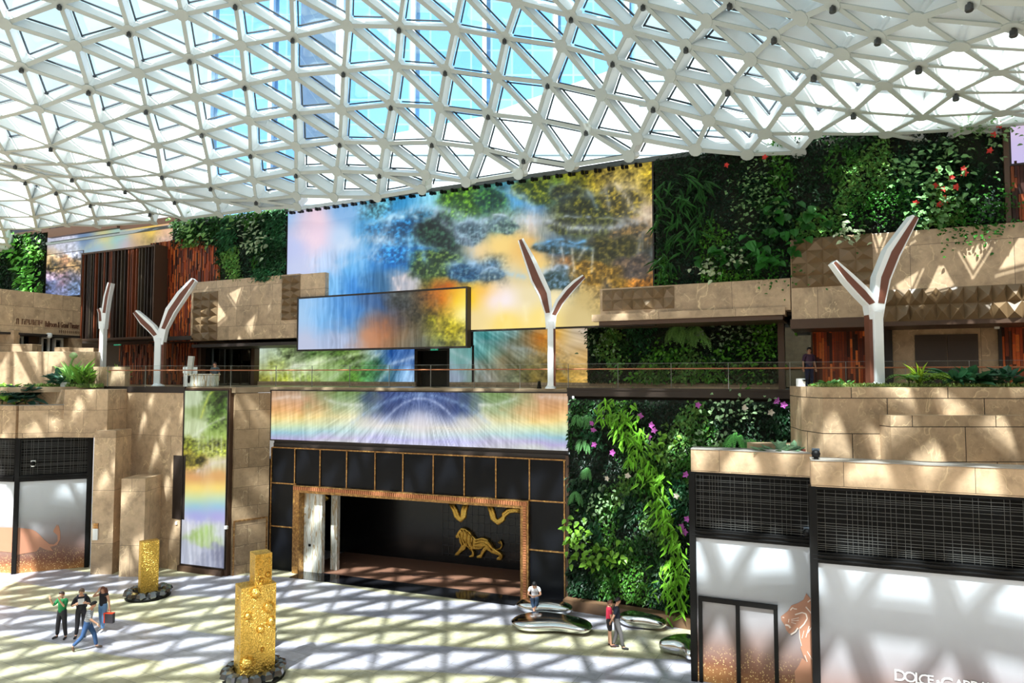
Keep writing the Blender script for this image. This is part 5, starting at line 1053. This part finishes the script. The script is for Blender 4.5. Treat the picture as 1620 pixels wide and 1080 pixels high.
# ---------------------------------------------------------------- glass railing
m_rail=plain('rail_wood',(176,104,64),.4); m_post=plain('rail_steel',(150,150,148),.35,.7)
def railing(pts,label):
    r_=thing('glass_railing',label,'railing',Matrix.Translation((pts[0][0],pts[0][1],ZU)))
    for (x0,y0),(x1,y1) in zip(pts[:-1],pts[1:]):
        Wl=Wall((x0,y0),(x1,y1)); L_=math.hypot(x1-x0,y1-y0); n=max(1,round(L_/2.1))
        for i in range(n):
            a,c=L_*i/n,L_*(i+1)/n; obj('glass_pane',Wl.b().box(a+.015,c-.015,0,.02,ZU,ZU+1.08),m_glass,r_); obj('post',Wl.b().box(a-.008,a+.008,-.01,.03,ZU,ZU+1.08),m_post,r_)
        obj('handrail',Wl.b().tube([(0,.09,ZU+.86),(L_,.09,ZU+.86)],.028,8),m_rail,r_); obj('top_edge',Wl.b().box(0,L_,.0,.02,ZU+1.08,ZU+1.09),m_post,r_)
lp=lambda x,D: (at(x,600,D)[0],D)
e0=EW.at(EW.uv(431,610)[0],.25,0); e1=EW.at(EW.uv(897,610)[0],.2,0)
railing([lp(170,36.0),lp(292,34.7),(e0.x,e0.y)],'glass railing with wooden handrail along the left gallery edge')
railing([(e0.x,e0.y),(e1.x,e1.y)],'glass railing with wooden handrail above the rainbow strip screen')
railing([(e1.x,e1.y),xy(LW,LW.uv(1250,600)[0],0),xy(LW,LW.uv(1760,600)[0],0)],'glass railing with wooden handrail along the right gallery edge')
# ---------------------------------------------------------------- tree lamps
m_lampw=plain('lamp_white',(240,243,245),.3,0,.02); m_lampb=plain('lamp_brown',(112,66,50),.4)
def tree_lamp(px,base,D,lw_,top,branches,label,brown='R',zb=ZU):
    k=D/F; p=at(px,base,D); r_=thing('tree_lamp',label,'lamp',Matrix.Translation((p[0],D,zb))); Mx=WORLD[r_.name]
    S=lambda x,y: ((x-px)*k,(base-y)*k+(p[2]-zb))
    w2=lw_*k/2; zt=S(px,top)[1]
    b=B(Mx); dp=.4
    b.lathe([(w2*2.0,0),(w2*1.9,.05),(w2*1.2,.16),(w2*1.0,.4)],(0,0,0),20)
    b.box(-w2,w2,-dp/2,dp/2,.1,zt)
    b.prism([(-w2,zt-.1),(w2,zt-.1),(w2*.6,zt+.25),(0,zt+.55),(-w2*.6,zt+.25)],-.13,.15)
    obj('trunk',b,m_lampw,r_,bevel=.03)
    sx=1 if brown=='R' else -1
    b=B(Mx).box(sx*(w2),sx*(w2*1.75),-dp/2+.1,dp/2,.12,zt-.1); obj('trunk_side_panel',b,m_lampb,r_)
    for bi,(pts,ws) in enumerate(branches):
        # pts centre line pixels, ws widths px ; local z along the trunk
        C=[S(x,y) for x,y in pts]; n=len(C); Lf=[];Rt=[]
        for i in range(n):
            a=C[max(0,i-1)];c=C[min(n-1,i+1)]; dx,dz=c[0]-a[0],c[1]-a[1]; l=math.hypot(dx,dz); nx,nz=-dz/l,dx/l; w_=ws[i]*k/2
            Lf.append((C[i][0]+nx*w_,C[i][1]+nz*w_));Rt.append((C[i][0]-nx*w_,C[i][1]-nz*w_))
        b=B(Mx)
        for i in range(n-1): b.prism([Lf[i],Rt[i],Rt[i+1],Lf[i+1]],-.16-.012*bi,.2-.012*bi)
        br_o=obj('branch',b,m_lampw,r_)
        b=B(Mx); out=1 if C[-1][0]<C[0][0] else -1
        for i in range(1,n-1):
            q=[];m1,m2=.12,.34 
            for t_,(A_,B_) in ((i,(Lf[i],Rt[i])),(i+1,(Lf[i+1],Rt[i+1]))):
                lo,hi=(m1,1-m2) if out>0 else (m2,1-m1)
                q.append(((A_[0]*(1-lo)+B_[0]*lo,A_[1]*(1-lo)+B_[1]*lo),(A_[0]*(1-hi)+B_[0]*hi,A_[1]*(1-hi)+B_[1]*hi)))
            b.prism([q[0][0],q[0][1],q[1][1],q[1][0]],-.175-.012*bi,-.158-.012*bi)
        obj('branch_panel',b,m_lampb,br_o)
    return r_
tree_lamp(871,613,30.1,9,508,[([(869,520),(868,495),(862,465),(850,440),(838,410),(824,378)],[10,12,20,22,17,9]),([(874,520),(875,498),(885,478),(899,460),(911,448),(924,437)],[9,11,13,14,12,7])],'white Y shaped tree lamp in front of the giant screen')
tree_lamp(250,615,37.5,10,535,[([(249,540),(247,530),(238,519),(226,508),(212,493)],[9,11,13,13,7]),([(254,545),(257,520),(268,492),(285,466),(304,442)],[8,11,16,15,8])],'white Y shaped tree lamp by the orange timber on the left gallery')
tree_lamp(1388,610,21.9,15,492,[([(1383,505),(1381,480),(1366,462),(1345,440),(1322,414)],[14,18,20,17,8]),([(1389,505),(1391,480),(1398,440),(1415,400),(1452,342)],[13,18,24,24,11])],'tallest white Y shaped tree lamp standing in the right planter','L',9.42)
tree_lamp(162,580,38.3,6,512,[([(160,520),(160,508),(159,495),(156,488)],[6,8,7,6]),([(163,520),(164,495),(167,470),(172,447)],[6,8,8,6])],'white tree lamp seen edge on behind the left terrace','L')
# ---------------------------------------------------------------- reception desk
p=at(322,613,36.2); r_=thing('reception_desk','pale striped stone reception desk on the left gallery','desk',Matrix.Translation((p[0],36.2,ZU))); Mx=WORLD[r_.name]
b=B(Mx); b.box(-.78,.7,-.3,.3,0,.62); obj('desk_body',b,MATS['onyx'],r_,bevel=.05); obj('desk_top',B(Mx).box(-.82,.74,-.34,.34,.62,.68),MATS['onyx'],r_)
def M3(px,py,D,z): q=at(px,py,D); return Matrix.Translation((q[0],D,z))
tag(obj('desk_sign',B(M3(308,595,36.1,ZU+.68)).box(-.13,.13,-.02,.02,0,.36),m_white),'small white sign standing on the reception desk','sign')
r_=thing('robot_post','white standing post with tilted head left of the reception desk','sculpture',M3(295,612,36.0,ZU)); Mx=WORLD[r_.name]
obj('post',B(Mx).box(-.12,.1,-.12,.12,0,.7),m_white,r_,bevel=.03); obj('collar',B(Mx).box(-.16,.1,-.14,.14,.7,1.05),m_white,r_,bevel=.04); obj('head',B(Mx).prism([(-.02,.2),(.22,.2),(.36,1.6),(.1,1.62)],-.1,.1),plain('robot_grey',(190,188,180),.5),r_)
p=at(853,610,30.7); tag(obj('floor_speaker',B(Matrix.Translation((p[0],30.7,ZU))).prism([(-.1,0),(.1,0),(.07,.2),(.06,.33),(-.06,.33),(-.07,.2)],-.1,.1),m_black),'small black speaker on the ledge left of the central tree lamp','speaker')
# ---------------------------------------------------------------- gold sculptures
m_chrome=NT('chrome'); n_=m_chrome.nd('TexNoise',{'Vector':m_chrome.co(),'Scale':2.}); m_chrome=m_chrome.set(color=m_chrome.mix(n_.outputs[0],(.6,.62,.63,1),(.72,.73,.73,1)),metal=1.,rough=.16)
m_facet=plain('facet_dark',(110,112,114),.12,.9)
def base_ring(Mx,r_,R_,n,seed):
    rg=random.Random(seed); b=B(Mx)
    b.lathe([(R_*.96,0),(R_*.98,.1),(R_*.9,.2),(R_*.62,.24)],(0,0,0),32); pl_=obj('plinth',b,m_black,r_,bevel=.02)
    b=B(Mx)
    for i in range(n):
        a=2*PI*i/n; x,y=math.cos(a)*R_*.82,math.sin(a)*R_*.82; s_=R_*.24
        b.lathe([(s_*.55,0),(s_*rg.uniform(.9,1.1),s_*.5),(s_*.8,s_*1.1),(s_*.3,s_*1.35)],(x,y,.08),6)
    obj('facet_stones',b,m_facet,pl_)
p=fl(393,1078); Mx=RZ(p.x+.05,p.y+.35,0,math.radians(36)); r_=thing('gold_sculpture','large bubbled gold sculpture like a bottle in front','sculpture',Mx)
base_ring(Mx,r_,1.0,14,1)
k=p.y/F
def slabsculpt(Mx,parent,name,x0,x1,d,z0,z1,bub,seed):
    bm=bmesh.new(); nx,nz_,ny=26,56,10
    b=B(Mx); rg=np.random.default_rng(seed)
    def face(o,uu,vv,nu,nv,nn):
        vs=[];
        for j in range(nv+1):
            for i in range(nu+1):
                P=np.array(o)+np.array(uu)*i/nu+np.array(vv)*j/nv; e=min(i,nu-i)/nu; f_=min(j,nv-j)/nv
                edge=min(1,e*nu/2)*min(1,f_*nv/2)
                h=(rg.random()-.5)*.018*edge
                for (bx,by,bz,br_) in bub:
                    dd=np.linalg.norm(P-np.array((bx,by,bz)))
                    if dd<br_*1.7: h+= edge*(max(0,1-(dd/br_)**2)**.5*br_*.62 if dd<br_ else 0) - edge*.03*math.exp(-((dd-br_*1.1)/(br_*.22))**2)
                vs.append(tuple(P+np.array(nn)*h))
        fs=[(j*(nu+1)+i,j*(nu+1)+i+1,(j+1)*(nu+1)+i+1,(j+1)*(nu+1)+i) for j in range(nv) for i in range(nu)]
        b.add(vs,fs)
    W2=x1-x0;Hh=z1-z0
    face((x0,-d,z0),(W2,0,0),(0,0,Hh),nx*2,nz_*2,(0,-1,0)); face((x1,d,z0),(-W2,0,0),(0,0,Hh),nx,nz_,(0,1,0))
    face((x0,d,z0),(0,-2*d,0),(0,0,Hh),ny*2,nz_,(-1,0,0)); face((x1,-d,z0),(0,2*d,0),(0,0,Hh),ny*2,nz_,(1,0,0)); face((x0,-d,z1),(W2,0,0),(0,2*d,0),nx,ny,(0,0,1)); face((x0,d,z0),(W2,0,0),(0,-2*d,0),nx,ny,(0,0,-1))
    return obj(name,b,m_gold,parent)
slabsculpt(Mx,r_,'gold_body',-.55,.55,.36,.2,3.0,[(-.1,-.36,2.8,.15),(.33,-.36,2.25,.15),(.42,-.36,1.78,.13),(-.32,-.36,2.1,.1),(.08,-.36,1.6,.1),(-.33,-.36,.62,.18),(-.55,.05,2.65,.09),(.15,-.36,.95,.05),(-.55,-.1,1.1,.08)],1)
slabsculpt(Mx,r_,'gold_neck',-.12,.42,.3,3.0,3.98,[(.3,-.3,3.3,.07),(.1,-.3,3.15,.06),(.42,0,3.6,.1)],2)
p=fl(234,943); Mx=RZ(p.x,p.y,0,math.radians(40)); r2_=thing('gold_sculpture','slim plain gold slab sculpture standing further back on the left','sculpture',Mx)
base_ring(Mx,r2_,.95,12,2); slabsculpt(Mx,r2_,'gold_body',-.36,.36,.22,.2,2.45,[],3)
# ---------------------------------------------------------------- chrome benches
def bench(px0,px1,py0,py1,h,label,dep=.8,bend=.0,wid=None,rot=0.):
    a=fl(px0,py0); c=fl(px1,py1); L_=(c-a).length; ang=math.atan2(c.y-a.y,c.x-a.x); Mx=RZ((a.x+c.x)/2,(a.y+c.y)/2,0,ang)
    b=B(Mx); m=28; n=20; vs=[];fs=[]
    for i in range(m+1):
        t=i/m; x=(t-.5)*L_; s_=max(.02,(1-abs(2*t-1)**3.2))**.5; yc=bend*math.cos(PI*(t-.5)*1.6)+dep*.0; wv=1+.16*math.sin(t*7)
        for k_ in range(n):
            an=2*PI*k_/n; cc,ss=math.cos(an),math.sin(an); sup=lambda v: math.copysign(abs(v)**.75,v)
            vs.append((x,yc+sup(cc)*dep/2*s_*wv,h*.5+sup(ss)*h*.5*s_*(1+.06*math.sin(t*5))))
    for i in range(m):
        for k_ in range(n): fs.append((i*n+k_,i*n+(k_+1)%n,(i+1)*n+(k_+1)%n,(i+1)*n+k_))
    fs+=[tuple(range(n-1,-1,-1)),tuple(range(m*n,m*n+n))]; b.add(vs,fs)
    mz=min(v[2] for v in b.v); b.v=[(v[0],v[1],v[2]-mz) for v in b.v]
    return tag(obj('chrome_bench',b,m_chrome,smooth=True),label,'bench')
bench(817,907,966,974,.52,'long chrome pebble bench at the right end of the entrance where a person sits',.95)
bench(810,938,990,1001,.46,'chrome pebble bench nearest the camera left of the walking couple',1.5,.15)
bench(978,1055,985,998,.5,'chrome pebble bench behind the walking couple by the living wall',.85)
bench(1054,1110,1025,1048,.55,'curved chrome pebble bench beside the black corner post of the big cat shop',1.2,.2)
bench(395,434,1020,1024,.8,'chrome pebble seat mostly hidden behind the bubbled gold sculpture',.9)
# ---------------------------------------------------------------- glass hotel tower outside
def tower_mat():
    t=NT('tower_glass'); c=t.co(); br=t.nd('TexBrick',{'Vector':t.nd('Mapping',{'Vector':c,'Rotation':(PI/2,0,0)}).outputs[0],'Color1':rgba((72,130,188)),'Color2':rgba((112,164,212)),'Mortar':rgba((140,180,214)),'Scale':1.,'Mortar Size':.12,'Brick Width':2.6,'Row Height':3.2}); br.offset=0
    n=t.nd('TexNoise',{'Vector':c,'Scale':.09,'Detail':3.}); col=t.mix(t.nd('Math',{0:n.outputs[0],1:.6},operation='MULTIPLY').outputs[0],br.outputs['Color'],rgba((120,170,214))); return t.set(color=col,rough=.15)
m_tower=tower_mat()
def tower(px0,px1,D,ytop,z0,label):
    a=at(px0,100,D);c=at(px1,100,D); zt=120; r_=thing('hotel_tower',label,'building',Matrix.Translation(((a[0]+c[0])/2,D,z0)))
    obj('facade',B().box(a[0],c[0],D,D+20,z0,zt),m_tower,r_); b=B(); 
    k_=a[0]
    while k_<c[0]: b.box(k_,k_+.5,D-1.2,D,z0,zt); k_+=9
    obj('facade_fins',b,plain('tower_white',(230,238,244),.4),r_)
tower(540,1005,85,0,20,'pale blue glass hotel tower seen through the middle of the roof')
tower(335,475,100,0,20,'blue glass tower seen through the left of the roof')
pz=lambda x,y: (at(x,y,80)[0],at(x,y,80)[2])
pod=thing('hotel_podium','pale white sloping building seen low through the middle of the roof','building',Matrix.Translation((3,80,0)))
q=[pz(470,240),pz(760,185),pz(1010,95),pz(1180,90)]
obj('podium_wall',B().prism([(q[0][0],0)]+q+[(q[-1][0],0)],80,84),plain('podium_white',(226,238,242),.5,0,.04,.2),pod)
b=B()
for z in range(24,50,3): b.box(q[1][0] if z>38 else q[0][0],q[-1][0],79.9,80,z,z+.12) if z<q[0][1] else b.box(q[2][0],q[-1][0],79.9,80,z,z+.12)
obj('podium_joints',b,plain('podium_joint',(150,180,196),.5),pod)
# ---------------------------------------------------------------- people
def skin_obj(name,nodes,edges,mat,parent,M,root=0,sub=2):
    me=bpy.data.meshes.new(name); me.from_pydata([n[0] for n in nodes],edges,[]); me.materials.append(mat)
    o=bpy.data.objects.new(name,me); COL.objects.link(o); md=o.modifiers.new('skin','SKIN'); md.use_smooth_shade=True
    if not me.skin_vertices: raise RuntimeError('no skin layer')
    sv=me.skin_vertices[0].data
    for i,n in enumerate(nodes):
        r=n[1]; sv[i].radius=(r,r) if not isinstance(r,tuple) else r; sv[i].use_root=(i==root)
    ss=o.modifiers.new('sub','SUBSURF'); ss.levels=sub; ss.render_levels=sub
    o.parent=parent; o.matrix_basis=W_of(parent).inverted()@M; WORLD[o.name]=M.copy(); return o
m_skin=plain('skin',(214,160,130),.5,0,.04); m_eye=plain('eye_dark',(30,22,20),.3)
def cloth(name,c,stripe=None):
    if name in MATS: return MATS[name]
    if not stripe: return plain(name,c,.8,0,.12,9.)
    t=NT(name); w_=t.nd('TexWave',{'Vector':t.co(),'Scale':5.5,'Distortion':.4},bands_direction='Z'); m=t.set(color=t.mix(t.ramp(w_.outputs[0],[(.4,(0,0,0)),(.6,(1,1,1))]),rgba(c),rgba(stripe)),rough=.8); MATS[name]=m; return m
def person(label,M,pose,shirt,pants,hairc,shoes=(30,28,30),hair='short',sleeve=.95,pantlen=1.,scale=1.,collar=None,straps=None):
    J=dict(pel=(0,0,.95),wai=(0,0,1.1),che=(0,0,1.28),neb=(0,0,1.43),nek=(0,.01,1.49),
      sh=[(-.18,0,1.4),(.18,0,1.4)],el=[(-.23,-.02,1.13),(.23,-.02,1.13)],wr=[(-.25,.05,.89),(.25,.05,.89)],
      hi=[(-.09,0,.93),(.09,0,.93)],kn=[(-.1,.02,.5),(.1,.02,.5)],an=[(-.1,-.02,.08),(.1,-.02,.08)],to=[(-.12,.15,.03),(.12,.15,.03)],
      hd=(0,.03,1.6),look=(0,1,0),palm=[(0,.2,-1),(0,.2,-1)])
    J.update(pose); V=Vector
    root=thing('person',label,'person',M@Matrix.Scale(scale,4)); Mx=WORLD[root.name]
    hd=V(J['hd']); lk=V(J['look']).normalized(); upv=(hd-V(J['nek'])).normalized()
    nodes=[(J['pel'],(.125,.1)),(J['wai'],(.12,.095)),(J['che'],(.14,.1)),(J['neb'],.07),(J['nek'],.052),(tuple(hd-upv*.06+lk*.012),(.062,.07)),(tuple(hd+upv*.02),(.075,.09)),(tuple(hd+upv*.08),(.06,.075)),(tuple(hd+lk*.1-upv*.015),.016)]
    E_=[(0,1),(1,2),(2,3),(3,4),(4,5),(5,6),(6,7),(6,8)]
    def addn_(p,r,c): nodes.append((tuple(p),r)); E_.append((c,len(nodes)-1)); return len(nodes)-1
    for s in (0,1):
        a=addn_(J['sh'][s],.056,2 if False else 3); b_=addn_(J['el'][s],.041,a); w_=addn_(J['wr'][s],.028,b_)
        fa=(V(J['wr'][s])-V(J['el'][s])).normalized(); hdn=V(J['palm'][s]).normalized() if J['palm'][s] else fa
        hdn=(fa*.7+hdn*.3).normalized(); side=hdn.cross(V((0,1,.2))).normalized()
        if side.length<.1: side=V((1,0,0))
        pm=addn_(V(J['wr'][s])+hdn*.06,(.038,.02),w_)
        for f in range(4):
            o_=(f-1.5)*.019; ln=(.062,.075,.07,.055)[f]; base=V(J['wr'][s])+hdn*.095+side*o_; q=addn_(base,.0095,pm); crl=hdn.cross(side)
            q=addn_(base+hdn*ln*.5+crl*.008,.009,q); addn_(base+hdn*ln+crl*.025,.0075,q)
        q=addn_(V(J['wr'][s])+hdn*.045+side*(.045),.011,pm); addn_(V(J['wr'][s])+hdn*.09+side*.062,.009,q)
        h=addn_(J['hi'][s],.088,0); k=addn_(J['kn'][s],.056,h); c_=addn_(V(J['kn'][s]).lerp(V(J['an'][s]),.35),.052,k); n_=addn_(J['an'][s],.036,c_); addn_(J['to'][s],.03,n_)
    skin_obj('body',nodes,E_,m_skin,root,Mx)
    # shirt
    nd=[(tuple(V(J['pel'])-V((0,0,.07))),(.168,.14)),(J['wai'],(.155,.128)),(J['che'],(.165,.125)),(tuple(V(J['neb'])-V((0,0,.02))),.085)];ed=[(0,1),(1,2),(2,3)]
    for s in (0,1):
        a=len(nd); sl=V(J['sh'][s]); e_=V(J['el'][s]); nd+= [(tuple(sl),.076),(tuple(sl.lerp(e_,min(1,sleeve))),.06)]; ed+=[(3,a),(a,a+1)]
        if sleeve>1: nd.append((tuple(e_.lerp(V(J['wr'][s]),sleeve-1)),.045)); ed.append((a+1,a+2))
    skin_obj('shirt',nd,ed,shirt,root,Mx)
    nd=[(tuple(V(J['pel'])),(.142,.12)),(tuple(V(J['wai'])+V((0,0,.03))),(.142,.118))];ed=[(0,1)]
    for s in (0,1):
        h,k,a=V(J['hi'][s]),V(J['kn'][s]),V(J['an'][s]); i=len(nd)
        if pantlen>.6: nd+= [(tuple(h),.108),(tuple(k),.078),(tuple(k.lerp(a,(pantlen-.5)*2*.97)),.062)]; ed+=[(0,i),(i,i+1),(i+1,i+2)]
        else: nd+=[(tuple(h),.108),(tuple(h.lerp(k,pantlen*2)),.088)]; ed+=[(0,i),(i,i+1)]
    skin_obj('trousers',nd,ed,pants,root,Mx)
    for s in (0,1):
        a,t=V(J['an'][s]),V(J['to'][s]); d=(t-a); 
        skin_obj('shoe',[(tuple(a-d*.22-V((0,0,.03))),.042),(tuple(a.lerp(t,.5)-V((0,0,.01))),.048),(tuple(t+d*.15+V((0,0,.005))),.036)],[(0,1),(1,2)],plain('shoe_%d_%d_%d'%shoes,shoes,.5),root,Mx)
    # hair
    b=B(Mx); rt=lk.cross(upv).normalized(); c=hd+upv*.035-lk*.015; vs=[];fs=[];n=14;m=7
    for i in range(m):
        ph=PI*.62*i/(m-1)
        for k_ in range(n):
            th=2*PI*k_/n; front=math.cos(th); f=ph*(1-.42*max(0,front)); vs.append(tuple(c+upv*math.cos(f)*.118+(lk*front*.108+rt*math.sin(th)*.092)*math.sin(f)))
    for i in range(m-1):
        for k_ in range(n): fs.append((i*n+k_,(i+1)*n+k_,(i+1)*n+(k_+1)%n,i*n+(k_+1)%n))
    b.add(vs,fs)
    if hair=='long':
        for dx in (-.07,-.035,0,.035,.07): b.tube([c+rt*dx+upv*.04-lk*.07,c+rt*dx*1.2-upv*.1-lk*.07,c+rt*dx*1.3-upv*.26-lk*.06,c+rt*dx*1.1-upv*.36-lk*.05],[.035,.045,.04,.015],8)
        for sg in (-1,1): b.tube([c+rt*sg*.085+upv*.02,c+rt*sg*.1-upv*.14+lk*.02,c+rt*sg*.09-upv*.32+lk*.05],[.03,.035,.015],8)
    obj('hair',b,plain('hair_%d_%d_%d'%hairc,hairc,.6),root,smooth=True)
    b=B(Mx)
    for sg in (-1,1): e_=hd+lk*.083+rt*sg*.032+upv*.01; b.lathe([(.004,-.008),(.011,0),(.004,.008)],tuple(e_),8)
    obj('eyes',b,m_eye,root)
    b=B(Mx); 
    for sg in (-1,1): e_=hd+rt*sg*.082; b.tube([e_-upv*.03,e_+upv*.0-lk*.008,e_+upv*.03],[.012,.016,.012],6)
    e_=hd+lk*.085-upv*.048; b.tube([e_-rt*.025,e_+lk*.004,e_+rt*.025],.006,6)
    obj('ears_and_mouth',b,plain('skin_lip',(190,120,100),.5),root,smooth=True)
    return root,Mx,J
def gp(px,py,head): p=fl(px,py); return RZ(p.x,p.y,0,head)
V=Vector
# heading: rotation about Z of a figure whose front is +Y ; PI = facing the camera
# 1 green shirt, raising both hands (holding up a phone)
r1_,Mx,J=person('person in a green shirt and dark trousers raising a hand, leftmost of the group',gp(97,1009,PI*.93),
  dict(sh=[(-.19,0,1.4),(.17,0,1.4)],el=[(-.28,.16,1.2),(.27,.12,1.22)],wr=[(-.2,.3,1.46),(.28,.26,1.47)],palm=[(0,0,1),(0,0,1)],an=[(-.2,0,.08),(.17,.02,.08)],to=[(-.26,.15,.03),(.22,.17,.03)],kn=[(-.16,.03,.5),(.14,.03,.5)],hd=(0.0,.04,1.6),look=(-.2,1,.1)),
  cloth('shirt_green',(24,116,62)),cloth('trousers_dark',(44,42,48)),(60,48,44),sleeve=1.3)
# 2 black coat with backpack
r2p,Mx,J=person('person in a black top with a dark backpack standing behind the man in stripes',gp(127,1007,-PI*.85),
  dict(el=[(-.27,.12,1.18),(.27,.12,1.18)],wr=[(-.16,.33,1.28),(.14,.33,1.28)],palm=[(0,1,.3),(0,1,.3)],hd=(0,.05,1.61),look=(.3,1,-.25),an=[(-.12,0,.08),(.13,.05,.08)],to=[(-.14,.17,.03),(.17,.2,.03)]),
  cloth('top_black',(36,34,38)),cloth('trousers_black',(34,32,38)),(120,96,80),sleeve=1.2,scale=1.03)
b=B(Mx); b.prism([(-.17,.98),(.17,.98),(.19,1.2),(.15,1.44),(-.15,1.44),(-.19,1.2)],-.34,-.13); bp=obj('backpack',b,cloth('backpack_blue',(44,46,66)),bevel=.04); tag(bp,'dark blue backpack worn by the person in the black top','backpack'); WORLD[bp.name]=Mx; b=B(Mx)
for s in (-1,1): b.tube([(s*.11,-.15,1.42),(s*.12,-.02,1.5),(s*.12,.13,1.4),(s*.13,.12,1.15),(s*.12,-.12,1.02)],.02,6)
obj('straps',b,cloth('backpack_blue',(44,46,66)),bp)
b=B(Mx).box(-.1,.1,.122,.135,1.2,1.4); obj('shirt_print',b,cloth('print_white',(226,226,226)),r2p)
# 3 striped polo walking right
person('person in a grey striped polo and blue jeans striding to the right',gp(137,1028,-PI*.42),
  dict(pel=(0,0,.92),wai=(0,.02,1.07),che=(0,.06,1.25),neb=(0,.09,1.4),nek=(0,.11,1.46),sh=[(-.18,.07,1.37),(.18,.07,1.37)],hi=[(-.09,0,.9),(.09,0,.9)],
   kn=[(-.1,.2,.52),(.1,-.12,.5)],an=[(-.1,.28,.1),(.1,-.42,.2)],to=[(-.1,.45,.05),(.1,-.38,.04)],el=[(-.24,-.12,1.14),(.25,.18,1.13)],wr=[(-.24,-.1,.9),(.2,.36,.97)],hd=(0,.17,1.57),look=(0,1,-.15)),
  cloth('polo_striped',(196,196,200),(120,122,130)),cloth('jeans_blue',(52,84,130)),(22,20,22),(90,70,56))
# 4 woman with shopping bag
r4,Mx,J=person('person in a black sleeveless top and light jeans carrying a red and black bag',gp(162,997,PI*.96),
  dict(sh=[(-.16,0,1.38),(.16,0,1.38)],el=[(-.27,.03,1.13),(.3,.2,1.35)],wr=[(-.32,.06,.92),(.12,.16,1.55)],palm=[(0,0,-1),(0,0,1)],kn=[(-.09,.1,.5),(.1,-.02,.5)],an=[(-.08,.1,.08),(.11,-.14,.1)],to=[(-.09,.28,.03),(.13,.02,.03)],hd=(0,.03,1.57),look=(0,1,.1)),
  cloth('top_black2',(30,28,34)),cloth('jeans_light',(110,148,190)),(110,60,40),(220,220,222),'long',.12,scale=.98)
hx,hy,hz=-.33,.07,.84
bg_=thing('shopping_bag','red and black paper shopping bag held by the person in light jeans','bag',Mx@Matrix.Translation((hx,hy,hz-.5))); Mb=WORLD[bg_.name]
obj('bag_body',B(Mb).box(-.19,.14,-.07,.07,0,.36),plain('bag_black',(46,40,44),.5),bg_); obj('bag_side',B(Mb).box(.14,.2,-.07,.07,0,.36).box(-.19,.2,-.075,.075,.36,.385),plain('bag_red',(214,62,30),.5),bg_); obj('bag_handle',B(Mb).tube([(-.08,0,.37),(-.04,0,.49),(.04,0,.49),(.08,0,.37)],.008,6),m_black,bg_)
# 5 seated person on the bench
p=fl(846,972); 
person('person in a white shirt and blue shorts sitting on the chrome bench looking down',RZ(p.x,p.y+.1,0,PI*.97),
  dict(pel=(0,-.05,.62),wai=(0,-.04,.78),che=(0,.03,.96),neb=(0,.12,1.1),nek=(0,.16,1.15),sh=[(-.18,.1,1.07),(.18,.1,1.07)],el=[(-.26,.14,.83),(.26,.14,.83)],wr=[(-.1,.32,.82),(.1,.32,.82)],palm=[(1,.3,0),(-1,.3,0)],
   hi=[(-.09,0,.6),(.09,0,.6)],kn=[(-.1,.42,.6),(.06,.44,.58)],an=[(.02,.42,.2),(-.04,.5,.12)],to=[(.04,.56,.1),(-.05,.66,.06)],hd=(0,.25,1.24),look=(0,.8,-.75)),
  cloth('shirt_white',(236,232,236)),cloth('shorts_blue',(70,92,124)),(24,22,24),(236,236,238),sleeve=.6,pantlen=.72)
# 6,7 couple
person('person in a red top and black shorts standing close behind the person in grey trousers',gp(964,1022,-PI*.5),
  dict(el=[(-.2,.02,1.1),(.22,.06,1.1)],wr=[(-.12,.16,.93),(.12,.18,.93)],an=[(-.08,0,.08),(.09,.05,.08)],to=[(-.08,.18,.03),(.09,.23,.03)],hd=(0,.04,1.57),look=(.1,1,0)),
  cloth('top_red',(206,44,74)),cloth('shorts_black',(34,30,36)),(96,60,42),(60,30,34),sleeve=.6,pantlen=.42,scale=.97)
person('person in a navy polo and grey trousers standing with hands behind the back',gp(976,1025,-PI*.53),
  dict(el=[(-.22,-.14,1.13),(.24,-.14,1.13)],wr=[(-.05,-.2,.92),(.06,-.22,.9)],palm=[(1,-.2,-.3),(-1,-.2,-.3)],kn=[(-.1,.0,.5),(.1,.14,.51)],an=[(-.1,-.12,.08),(.1,.2,.08)],to=[(-.11,.06,.03),(.12,.38,.03)],hd=(0,.05,1.62),look=(0,1,0)),
  cloth('polo_navy',(34,38,54)),cloth('trousers_grey',(92,88,88)),(26,22,22),(40,36,44),sleeve=.75,scale=1.03)
# gallery figures behind the glass
q=at(1276,600,28.3); person('dim person behind the dark glass at the left of the right gallery',RZ(q[0],MW.at(MW.uv(1274,600,1.6)[0],1.6,0).y,ZU,PI),dict(),cloth('top_purple',(86,60,84)),cloth('trousers_navy',(28,34,70)),(30,24,26))
q=at(341,600,37.); person('seated attendant in dark clothes behind the reception desk',RZ(q[0],36.9,ZU-.42,PI),dict(),cloth('top_slate',(70,84,92)),cloth('trousers_navy',(28,34,70)),(40,26,22))
